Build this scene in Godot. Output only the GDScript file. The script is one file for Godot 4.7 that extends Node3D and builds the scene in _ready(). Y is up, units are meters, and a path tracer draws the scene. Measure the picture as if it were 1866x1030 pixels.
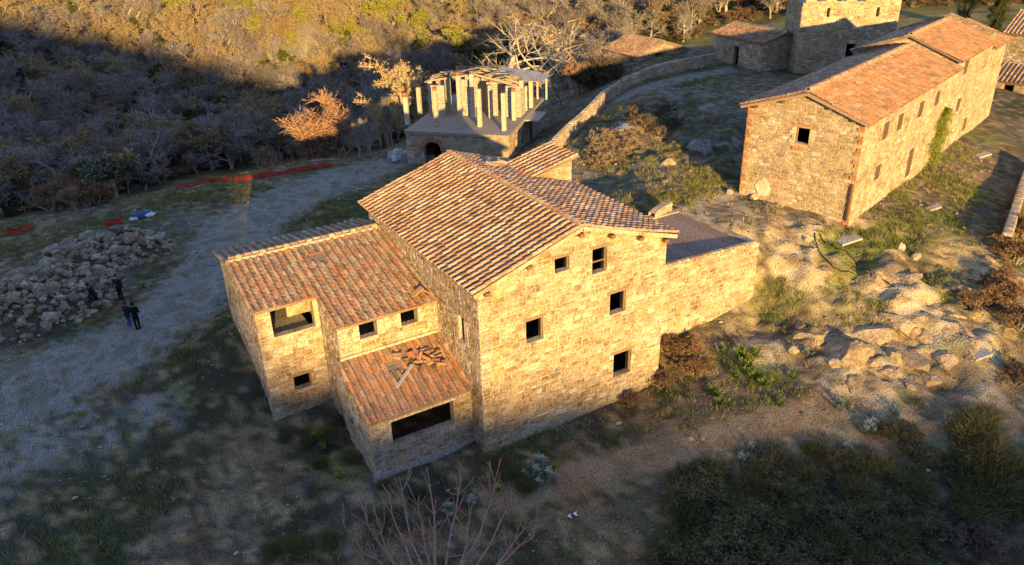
extends Node3D

# The photograph's pixels are 1866 x 1030; the camera below was solved from the farmhouse's straight edges.
const PIX_F := 1432.0
const CAM_POS := Vector3(-14.289, 25.246, 27.835)
const CAM_PITCH := 0.463
const CAM_YAW := 0.524
const CAM_ROLL := -0.029
const SUN_AZ := 0.2793        # light travels towards +x sin, -z cos
const SUN_ELEV := 0.1571      # 9 degrees above the horizon
var fwd: Vector3
var rgt: Vector3
var upv: Vector3
var rng := RandomNumberGenerator.new()
var used := {}
var M := {}
var nz := FastNoiseLite.new()
var nz2 := FastNoiseLite.new()

class MB:
	var v := PackedVector3Array()
	var n := PackedVector3Array()
	var c := PackedColorArray()
	var col := Color(1, 1, 1)
	func tri(a: Vector3, b: Vector3, d: Vector3):
		var m := (b - a).cross(d - a).normalized()
		v.append(a); v.append(d); v.append(b)
		n.append(m); n.append(m); n.append(m)
		c.append(col); c.append(col); c.append(col)
	func trin(a: Vector3, b: Vector3, d: Vector3, na: Vector3, nb: Vector3, nd: Vector3):
		v.append(a); v.append(d); v.append(b)
		n.append(na); n.append(nd); n.append(nb)
		c.append(col); c.append(col); c.append(col)
	func quad(a: Vector3, b: Vector3, d: Vector3, e: Vector3):
		tri(a, b, d); tri(a, d, e)
	# box from a corner-free description: centre and three half vectors (right handed)
	func box(o: Vector3, x: Vector3, y: Vector3, z: Vector3):
		if x.cross(y).dot(z) < 0: z = -z
		quad(o - x - y + z, o + x - y + z, o + x + y + z, o - x + y + z)
		quad(o + x - y - z, o - x - y - z, o - x + y - z, o + x + y - z)
		quad(o + x - y + z, o + x - y - z, o + x + y - z, o + x + y + z)
		quad(o - x - y - z, o - x - y + z, o - x + y + z, o - x + y - z)
		quad(o - x + y + z, o + x + y + z, o + x + y - z, o - x + y - z)
		quad(o - x - y - z, o + x - y - z, o + x - y + z, o - x - y + z)
	# bevelled box: chamfer b
	func bbox(o: Vector3, x: Vector3, y: Vector3, z: Vector3, b: float):
		if x.cross(y).dot(z) < 0: z = -z
		var ax := [x, y, z]
		var un := [x.normalized(), y.normalized(), z.normalized()]
		for k in 3:
			for s in [-1.0, 1.0]:
				var p: Vector3 = ax[k] * s
				var q: Vector3 = ax[(k + 1) % 3] - un[(k + 1) % 3] * b
				var r: Vector3 = ax[(k + 2) % 3] - un[(k + 2) % 3] * b
				if s > 0: quad(o + p - q - r, o + p + q - r, o + p + q + r, o + p - q + r)
				else: quad(o + p - q + r, o + p + q + r, o + p + q - r, o + p - q - r)
		for k in 3:
			var l: Vector3 = ax[k] - un[k] * b
			var j := (k + 1) % 3
			var h := (k + 2) % 3
			for s in [-1.0, 1.0]:
				for t in [-1.0, 1.0]:
					var e1: Vector3 = ax[j] * s + (ax[h] - un[h] * b) * t
					var e2: Vector3 = (ax[j] - un[j] * b) * s + ax[h] * t
					if s * t > 0: quad(o + e1 - l, o + e1 + l, o + e2 + l, o + e2 - l)
					else: quad(o + e2 - l, o + e2 + l, o + e1 + l, o + e1 - l)
	func tube(pts: Array, rad: Array, sides := 5, cap := true):
		var rings := []
		var nr := []
		for i in pts.size():
			var d: Vector3 = (pts[mini(i + 1, pts.size() - 1)] - pts[maxi(i - 1, 0)]).normalized()
			var a: Vector3 = d.cross(Vector3(0.31, 0.2, 0.93)).normalized()
			if a.length() < 0.5: a = d.cross(Vector3.RIGHT).normalized()
			var b: Vector3 = d.cross(a)
			var ring := []
			var rn := []
			for k in sides:
				var t := TAU * k / sides
				var q: Vector3 = a * cos(t) + b * sin(t)
				rn.append(q); ring.append(pts[i] + q * rad[i])
			rings.append(ring); nr.append(rn)
		for i in pts.size() - 1:
			for k in sides:
				var k2 := (k + 1) % sides
				trin(rings[i][k], rings[i][k2], rings[i + 1][k2], nr[i][k], nr[i][k2], nr[i + 1][k2])
				trin(rings[i][k], rings[i + 1][k2], rings[i + 1][k], nr[i][k], nr[i + 1][k2], nr[i + 1][k])
		if cap:
			for k in range(1, sides - 1):
				tri(rings[-1][0], rings[-1][k], rings[-1][k + 1])
				tri(rings[0][0], rings[0][k + 1], rings[0][k])
	func ribbon(a: Vector3, b: Vector3, w: float, side: Vector3):
		var s := (b - a).cross(side).normalized() * w * 0.5
		tri(a - s, a + s, b)
	func blade(a: Vector3, b: Vector3, w: float, side: Vector3):
		var s := (b - a).cross(side).normalized() * w * 0.5
		quad(a - s, a + s, b + s * 0.5, b - s * 0.5)
	func join(o: MB, t: Transform3D, tint: Color):
		var bs := t.basis.inverse().transposed()
		for i in o.v.size():
			v.append(t * o.v[i])
			n.append((bs * o.n[i]).normalized())
			c.append(Color(o.c[i].r * tint.r, o.c[i].g * tint.g, o.c[i].b * tint.b))
	func mesh(m: Material) -> ArrayMesh:
		var a := []
		a.resize(Mesh.ARRAY_MAX)
		a[Mesh.ARRAY_VERTEX] = v; a[Mesh.ARRAY_NORMAL] = n; a[Mesh.ARRAY_COLOR] = c
		var am := ArrayMesh.new()
		am.add_surface_from_arrays(Mesh.PRIMITIVE_TRIANGLES, a)
		am.surface_set_material(0, m)
		return am

# ---------- naming, parts ----------
func numbered(par: Node, called: String) -> String:
	var k := str(par.get_instance_id()) + called
	var i: int = used.get(k, 0)
	used[k] = i + 1
	return called if i == 0 else "%s_%03d" % [called, i]

func thing(called: String, label: String, category: String, at := Vector3.ZERO, group := "") -> Node3D:
	var o := Node3D.new()
	o.name = numbered(self, called)
	add_child(o, true)
	o.position = at
	o.set_meta("label", label); o.set_meta("category", category)
	if group: o.set_meta("group", group)
	return o

# a mesh given in world coordinates, hung under a thing (or under a part that sits at the thing's origin)
func part(par: Node3D, called: String, mb: MB, m: Material) -> MeshInstance3D:
	var o := MeshInstance3D.new()
	o.mesh = mb.mesh(m)
	o.name = numbered(par, called)
	par.add_child(o, true)
	if par != self and par.get_parent() == self: o.position = -par.position
	return o

func struct(called: String, mb: MB, m: Material, label: String, category := "") -> MeshInstance3D:
	var o := part(self, called, mb, m)
	o.set_meta("kind", "structure"); o.set_meta("label", label)
	o.set_meta("category", category if category else called.replace("_", " "))
	return o

func stuff(o: Node):
	o.set_meta("kind", "stuff")

# ---------- camera maths ----------
func setup_axes():
	fwd = Vector3(sin(CAM_YAW) * cos(CAM_PITCH), -sin(CAM_PITCH), -cos(CAM_YAW) * cos(CAM_PITCH))
	var r := fwd.cross(Vector3.UP).normalized()
	var u := r.cross(fwd)
	rgt = r * cos(CAM_ROLL) + u * sin(CAM_ROLL)
	upv = u * cos(CAM_ROLL) - r * sin(CAM_ROLL)

func ray(x: float, y: float) -> Vector3:
	return (fwd * PIX_F + rgt * (x - 933.0) - upv * (y - 515.0)).normalized()

func pix(p: Vector3) -> Vector2:
	var d := p - CAM_POS
	var z := d.dot(fwd)
	return Vector2(933.0 + PIX_F * d.dot(rgt) / z, 515.0 - PIX_F * d.dot(upv) / z)

func on_y(x: float, y: float, h: float) -> Vector3:
	var r := ray(x, y)
	return CAM_POS + r * ((h - CAM_POS.y) / r.y)

func on_plane(x: float, y: float, p: Vector3, nn: Vector3) -> Vector3:
	var r := ray(x, y)
	return CAM_POS + r * ((p - CAM_POS).dot(nn) / r.dot(nn))

# ---------- materials ----------
func lin(r: float, g: float, b: float) -> Color:
	return Color(r, g, b).linear_to_srgb()

func ntex(freq: float, stops: Array, oct := 4, type := FastNoiseLite.TYPE_SIMPLEX_SMOOTH, sd := 1, size := 512) -> NoiseTexture2D:
	var t := NoiseTexture2D.new()
	var f := FastNoiseLite.new()
	f.noise_type = type; f.frequency = freq; f.fractal_octaves = oct; f.seed = sd
	if type == FastNoiseLite.TYPE_CELLULAR: f.fractal_type = FastNoiseLite.FRACTAL_NONE
	t.noise = f; t.width = size; t.height = size; t.seamless = true
	if stops:
		var g := Gradient.new()
		g.offsets = PackedFloat32Array(); g.colors = PackedColorArray()
		var of := PackedFloat32Array()
		var co := PackedColorArray()
		for s in stops:
			of.append(s[0]); co.append(s[1])
		g.offsets = of; g.colors = co
		t.color_ramp = g
	return t

func gry(v: float) -> Color:
	return Color(v, v, v)

func mat(col: Color, tex: Texture2D = null, scale := 1.0, rough := 0.95, bump: Texture2D = null, bscale := 1.0, tint := true) -> StandardMaterial3D:
	var m := StandardMaterial3D.new()
	m.albedo_color = col
	m.roughness = rough
	m.metallic_specular = 0.25
	m.vertex_color_use_as_albedo = tint
	m.cull_mode = BaseMaterial3D.CULL_DISABLED
	if tex:
		m.albedo_texture = tex
		m.uv1_triplanar = true; m.uv1_world_triplanar = true
		m.uv1_scale = Vector3.ONE * scale
	if bump:
		m.heightmap_enabled = true
		m.heightmap_texture = bump
		m.heightmap_scale = bscale
	return m

func add_detail(m: StandardMaterial3D, tex: Texture2D, scale: float):
	m.detail_enabled = true
	m.detail_albedo = tex
	m.detail_blend_mode = BaseMaterial3D.BLEND_MODE_MUL
	m.detail_uv_layer = BaseMaterial3D.DETAIL_UV_2
	m.uv2_triplanar = true; m.uv2_world_triplanar = true
	m.uv2_scale = Vector3.ONE * scale

func make_materials():
	var t_stone = ntex(0.02, [[0.0, gry(0.62)], [0.35, gry(0.82)], [0.6, gry(1.0)], [0.8, Color(1, 0.96, 0.86)], [1.0, Color(0.8, 0.74, 0.64)]], 5, FastNoiseLite.TYPE_SIMPLEX_SMOOTH, 3)
	var t_blotch = ntex(0.008, [[0.0, Color(0.72, 0.66, 0.56)], [0.4, gry(0.93)], [0.65, gry(1.0)], [1.0, Color(0.86, 0.8, 0.66)]], 4, FastNoiseLite.TYPE_SIMPLEX, 5)
	var t_bump = ntex(0.03, [], 5, FastNoiseLite.TYPE_SIMPLEX, 8)
	var t_tile = ntex(0.025, [[0.0, Color(0.38, 0.33, 0.27)], [0.3, Color(0.72, 0.67, 0.6)], [0.5, gry(1.0)], [0.72, Color(1.0, 0.95, 0.86)], [0.86, Color(0.74, 0.72, 0.6)], [1.0, Color(0.5, 0.47, 0.36)]], 5, FastNoiseLite.TYPE_SIMPLEX, 11)
	var t_gnd = ntex(0.018, [[0.26, gry(0.6)], [0.38, gry(0.76)], [0.5, gry(0.93)], [0.58, gry(1.0)], [0.7, gry(0.84)], [0.8, gry(0.68)]], 6, FastNoiseLite.TYPE_SIMPLEX, 21, 1024)
	var t_gnd2 = ntex(0.012, [[0.3, Color(0.82, 0.85, 0.78)], [0.43, Color(0.95, 0.96, 0.92)], [0.52, gry(1.0)], [0.62, Color(0.98, 0.96, 0.92)], [0.72, Color(0.9, 0.85, 0.79)]], 5, FastNoiseLite.TYPE_SIMPLEX_SMOOTH, 22, 512)
	var t_conc = ntex(0.02, [[0.0, gry(0.55)], [0.45, gry(0.86)], [0.7, gry(1.0)], [1.0, Color(0.84, 0.8, 0.72)]], 5, FastNoiseLite.TYPE_SIMPLEX, 31)
	var t_wood = ntex(0.02, [[0.0, gry(0.5)], [0.5, gry(0.85)], [1.0, gry(1.0)]], 4, FastNoiseLite.TYPE_SIMPLEX, 41)
	M.stone = mat(Color.WHITE, t_stone, 0.55, 0.95, t_bump, 1.2)
	add_detail(M.stone, t_blotch, 0.09)
	M.mortar = mat(Color.WHITE, t_stone, 0.7, 1.0, t_bump, 1.0)
	add_detail(M.mortar, t_blotch, 0.11)
	M.tile = mat(Color.WHITE, t_tile, 0.8, 0.9, t_bump, 0.5)
	M.ground = mat(Color(1.15, 1.15, 1.15), t_gnd, 0.3, 1.0, t_bump, 4.0)
	add_detail(M.ground, t_gnd2, 0.06)
	M.rock = mat(Color.WHITE, t_stone, 0.4, 0.97, t_bump, 4.0)
	add_detail(M.rock, t_blotch, 0.2)
	M.concrete = mat(Color.WHITE, t_conc, 0.5, 0.95, t_bump, 0.6)
	M.wood = mat(Color.WHITE, t_wood, 1.3, 0.85, t_bump, 0.5)
	M.bark = mat(Color.WHITE, t_wood, 1.0, 1.0)
	M.plain = mat(Color.WHITE, null, 1.0, 1.0)
	M.leaf = mat(Color.WHITE, null, 1.0, 0.9)
	M.leaf.backlight_enabled = true
	M.leaf.backlight = Color(0.35, 0.4, 0.15)
	M.cloth = mat(Color.WHITE, t_wood, 6.0, 0.95)
	M.plastic = mat(Color.WHITE, null, 1.0, 0.5)
	# materials of single stones and tiles: the same surface in a handful of base tones
	M.stone_tones = []
	for q in STONE_TONES: M.stone_tones.append(tone(M.stone, q))
	M.tile_tones = []
	for q in TILE_TONES: M.tile_tones.append(tone(M.tile, q))
	M.rock_tones = []
	for q in ROCK_TONES: M.rock_tones.append(tone(M.rock, q))

func tone(m: StandardMaterial3D, q: Color) -> StandardMaterial3D:
	var k: StandardMaterial3D = m.duplicate()
	k.albedo_color = q.linear_to_srgb()
	k.vertex_color_use_as_albedo = false
	return k

const STONE_TONES := [Color(0.489, 0.386, 0.252), Color(0.606, 0.531, 0.431), Color(0.370, 0.274, 0.179), Color(0.489, 0.352, 0.262), Color(0.438, 0.394, 0.337), Color(0.522, 0.412, 0.243), Color(0.447, 0.343, 0.216), Color(0.539, 0.445, 0.319)]
const TILE_TONES := [Color(0.484, 0.285, 0.184), Color(0.510, 0.350, 0.252), Color(0.563, 0.451, 0.349), Color(0.326, 0.230, 0.165), Color(0.440, 0.386, 0.301), Color(0.510, 0.267, 0.145), Color(0.422, 0.276, 0.194), Color(0.537, 0.396, 0.291)]
const ROCK_TONES := [Color(0.31, 0.27, 0.21), Color(0.40, 0.33, 0.24), Color(0.22, 0.195, 0.16), Color(0.47, 0.42, 0.34), Color(0.34, 0.26, 0.17)]

# ---------- terrain ----------
# photo pixel and the height of the ground there (heights from the house bases, steps and walls that stand there)
const GROUND_PIX := [
	[240, 590, 2.5], [60, 690, 2.1], [330, 480, 2.6], [0, 800, 1.3], [150, 800, 1.1], [300, 780, 1.0], [420, 800, 0.4], [400, 640, 2.8], [400, 560, 3.2],
	[0, 1030, -0.9], [300, 1030, -1.4], [600, 1000, -1.3], [850, 1000, -1.6], [1000, 920, -0.9], [1100, 830, -0.3], [500, 900, -0.5], [150, 920, -0.2],
	[340, 343, 2.1], [600, 302, 1.9], [700, 292, 1.9], [200, 405, 2.3], [20, 430, 2.4], [500, 370, 2.4], [100, 520, 2.5], [0, 620, 2.3], [450, 440, 2.8],
	[1300, 790, 0.3], [1500, 735, 1.0], [1700, 690, 1.5], [1866, 660, 1.7], [1300, 950, -1.5], [1600, 950, -1.3], [1866, 1000, -2.0], [1500, 850, -0.3], [1866, 800, 0.2], [1700, 820, 0.0],
	[1240, 650, 1.2], [1370, 552, 2.3], [1300, 690, 1.0], [1400, 480, 4.3], [1480, 425, 5.1], [1543, 413, 5.0], [1600, 480, 4.1], [1700, 560, 3.1], [1800, 640, 2.1], [1500, 560, 3.2], [1550, 650, 1.9], [1430, 620, 1.9],
	[1700, 440, 4.4], [1866, 560, 2.7], [1820, 450, 4.1], [1760, 400, 4.3], [1690, 330, 4.4], [1800, 300, 4.2],
	[1300, 372, 5.7], [1350, 358, 5.4], [1250, 330, 6.0], [1200, 300, 6.0], [1150, 315, 5.5], [1100, 335, 4.8], [1120, 250, 6.2], [1200, 220, 6.7], [1290, 160, 6.8], [1345, 118, 6.7], [1085, 217, 6.1], [1150, 165, 6.4],
	[1070, 250, 6.0], [1260, 250, 6.4], [1240, 130, 6.6], [1420, 130, 6.7], [1440, 170, 6.6],
]
# world x, z, height
const GROUND_PTS := [
	[0, 0.4, 0.0], [5.5, 0.4, 0.05], [11, 0.5, 0.2], [-5.3, -0.8, 0.1], [-2, -0.8, -0.1], [-8.6, -6.7, 0.6], [-8.7, -9.3, 2.6], [-8.7, -12.4, 3.3], [-8.7, -14.6, 3.7], [-6.8, -7.0, 0.5], [-5.6, -5, 0.3], [-5.6, -2, 0.2],
	[-4, -17, 3.4], [2, -18, 3.2], [6, -20, 3.2], [10, -17, 3.8], [12.5, -14, 4.6], [13.5, -11, 5.2], [20.5, -9.5, 5.9], [20.2, -4, 5.6], [20.3, -1.6, 3.4], [13, -1.1, 1.9], [17, -1.1, 2.0], [11.8, -0.6, 1.0], [15.5, -9.6, 5.6],
	[15, -8, 4.0], [15, -5, 3.0],
	[4, -26, 2.6], [0, -30, 2.2], [11, -26, 3.0], [15, -32, 2.4], [20, -31.5, 2.6], [14, -39, 1.9], [23, -36, 2.3], [28, -40, 2.0], [33, -44, 1.8], [18, -46, 1.4], [26, -50, 0.6],
	[17, -25, 3.8], [18.5, -22, 5.0], [16, -20, 4.4],
	[-20, -50, 0.6], [-6, -50, 0.6], [6, -51, 0.4], [-40, -45, 1.5], [-45, -25, 2.0], [-40, -5, 1.0], [-35, 15, -1.5], [40, -53, 0.5],
	[70, -50, 5.6], [62, -40, 6.6], [44, -50, 5.6], [52, -54, 5.6], [62, -52, 5.8], [47, -44, 6.3], [40, -43, 5.8], [75, -30, 6.0], [62, -8, 3.8], [75, -5, 3.5], [90, -28, 3.5], [140, -10, -2], [120, 10, -2], [240, 0, -6],
	[-145, 0, 2], [-100, 30, -4], [-20, 30, -5], [20, 30, -6], [50, 30, -5], [80, 30, -5], [0, 18, -3.4], [22, 20, -4], [40, 15, -2.2], [46, 5, 1.2], [-20, 14, -2.4], [-140, 60, -8], [0, 60, -10], [120, 60, -10], [240, 60, -12],
]
# far ground: compass bearing from the camera in degrees, then distance and height pairs (the valley behind the houses and its far side)
const GROUND_FAR := [
	[-25, [90, -3], [110, -12], [130, -17], [170, -23], [210, -21], [250, -8], [300, 6], [390, 30]],
	[-8, [88, -4], [96, -11], [110, -15], [130, -20], [170, -28], [210, -29], [250, -16], [300, -2], [340, 10], [390, 24]],
	[4, [86, -4], [95, -12], [110, -16], [130, -21], [170, -30], [215, -33], [255, -24], [300, -11], [340, 0], [390, 14]],
	[14, [84, -3.5], [95, -12], [110, -16], [130, -21], [170, -30], [215, -33], [255, -24], [300, -12], [340, -2], [390, 12]],
	[22, [94, -2], [104, -10], [115, -14], [130, -19], [170, -29], [215, -33], [260, -24], [305, -12], [345, -2], [390, 10]],
	[30, [100, -4.5], [112, -9], [130, -16], [170, -25], [215, -30], [260, -22], [310, -11], [350, -3], [390, 7]],
	[38, [120, -3], [140, -9], [170, -15], [215, -20], [260, -17], [310, -9], [350, -3], [390, 4]],
	[46, [140, -4], [180, -11], [225, -14], [270, -11], [320, -6], [390, 3]],
	[54, [145, -3], [180, -8], [225, -9], [270, -6], [320, -2], [390, 5]],
	[64, [145, -3], [180, -7], [225, -7], [270, -5], [320, 0], [390, 6]],
]
# near grid and far grid of the smooth ground surface: origin x, origin z, cell, columns, rows
const NEAR_GRID := [-48.0, -64.5, 1.5, 86, 65]
const FAR_GRID := [-180.0, -372.0, 6.0, 90, 74]
var gh_near := PackedFloat64Array()
var gh_far := PackedFloat64Array()

# thin plate surface through the known ground heights
func build_heights():
	var px := PackedFloat64Array()
	var pz := PackedFloat64Array()
	var py := PackedFloat64Array()
	for g in GROUND_PIX:
		var p := on_y(g[0], g[1], g[2])
		px.append(p.x); pz.append(p.z); py.append(g[2])
	for g in GROUND_PTS:
		px.append(g[0]); pz.append(g[1]); py.append(g[2])
	for g in GROUND_FAR:
		var az := deg_to_rad(g[0])
		for k in range(1, g.size()):
			px.append(CAM_POS.x + sin(az) * g[k][0]); pz.append(CAM_POS.z - cos(az) * g[k][0]); py.append(g[k][1])
	var n := px.size()
	var m := n + 3
	var rows := []
	for i in m:
		var r := PackedFloat64Array()
		r.resize(m + 1)
		if i < n:
			for j in n:
				var d := (px[i] - px[j]) * (px[i] - px[j]) + (pz[i] - pz[j]) * (pz[i] - pz[j])
				r[j] = 0.5 * d * log(d) if d > 1e-9 else 0.0
			r[i] += 2.0
			r[n] = 1.0; r[n + 1] = px[i]; r[n + 2] = pz[i]; r[m] = py[i]
		else:
			for j in n: r[j] = 1.0 if i == n else (px[j] if i == n + 1 else pz[j])
		rows.append(r)
	for c in m:
		var best := c
		for i in range(c + 1, m):
			if absf(rows[i][c]) > absf(rows[best][c]): best = i
		var pr: PackedFloat64Array = rows[best]
		rows[best] = rows[c]; rows[c] = pr
		for i in range(c + 1, m):
			var r: PackedFloat64Array = rows[i]
			var k := r[c] / pr[c]
			if k != 0.0:
				for j in range(c, m + 1): r[j] -= k * pr[j]
				rows[i] = r
	var w := PackedFloat64Array()
	w.resize(m)
	for i in range(m - 1, -1, -1):
		var r: PackedFloat64Array = rows[i]
		var v := r[m]
		for j in range(i + 1, m): v -= r[j] * w[j]
		w[i] = v / r[i]
	for q in 2:
		var g: Array = [NEAR_GRID, FAR_GRID][q]
		var out := PackedFloat64Array()
		for j in g[4] + 1:
			var z: float = g[1] + j * g[2]
			for i in g[3] + 1:
				var x: float = g[0] + i * g[2]
				var h := w[n] + w[n + 1] * x + w[n + 2] * z
				for k in n:
					var dx := px[k] - x
					var dz := pz[k] - z
					var d := dx * dx + dz * dz
					if d > 1e-9: h += w[k] * 0.5 * d * log(d)
				out.append(h)
		if q == 0: gh_near = out
		else: gh_far = out

func coarse(x: float, z: float) -> float:
	var near := x > -46.01 and x < 78.01 and z > -62.01 and z < 30.01
	var g: Array = NEAR_GRID if near else FAR_GRID
	var fx := clampf((x - g[0]) / g[2], 0.0, g[3] - 0.001)
	var fz := clampf((z - g[1]) / g[2], 0.0, g[4] - 0.001)
	var i := int(fx)
	var j := int(fz)
	var a := fx - i
	var b := fz - j
	var w: int = g[3] + 1
	var k := j * w + i
	if near: return lerpf(lerpf(gh_near[k], gh_near[k + 1], a), lerpf(gh_near[k + w], gh_near[k + w + 1], a), b)
	return lerpf(lerpf(gh_far[k], gh_far[k + 1], a), lerpf(gh_far[k + w], gh_far[k + w + 1], a), b)

func rough_at(x: float, z: float) -> float:
	# rocky ground on the slope beside the houses and round the outcrops of the yard
	var a := clampf(1.0 - Vector2(x - 24.5, (z - 3.5)).length() / 11.0, 0, 1)
	var b := clampf(1.0 - Vector2(x - 30.0, z + 22.0).length() / 12.0, 0, 1)
	return maxf(a, b)

func height(x: float, z: float) -> float:
	var h := coarse(x, z)
	h += nz.get_noise_2d(x * 3.0, z * 3.0) * 0.22 + nz.get_noise_2d(x * 14.0 + 90.0, z * 14.0) * 0.07
	var r := rough_at(x, z)
	if r > 0.0:
		var a := nz2.get_noise_2d(x * 4.0 + z * 1.5, z * 5.0) * 0.9 + nz2.get_noise_2d(x * 13.0, z * 16.0) * 0.4
		var st := a * 2.6
		st = (floor(st) + smoothstep(0.55, 1.0, st - floor(st))) / 2.6
		h += smoothstep(0.0, 0.55, r) * lerpf(a, st, 0.75) * 0.7
	return h

func hit(u: float, v: float) -> Vector3:
	var r := ray(u, v)
	var t := 15.0
	while t < 520.0:
		var p := CAM_POS + r * t
		if p.y < height(p.x, p.z): break
		t += 0.8
	var a := t - 0.8
	var b := t
	for k in 12:
		var m := (a + b) * 0.5
		var p := CAM_POS + r * m
		if p.y < height(p.x, p.z): b = m
		else: a = m
	return CAM_POS + r * b

# ground point on a pixel column's bearing at a given distance
func at_d(u: float, dist: float) -> Vector3:
	var r := ray(u, 200.0)
	r.y = 0
	var p := CAM_POS + r.normalized() * dist
	return Vector3(p.x, height(p.x, p.z), p.z)

func seg_dist(p: Vector2, a: Vector2, b: Vector2) -> float:
	var t := clampf((p - a).dot(b - a) / (b - a).length_squared(), 0, 1)
	return p.distance_to(a + (b - a) * t)

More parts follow.
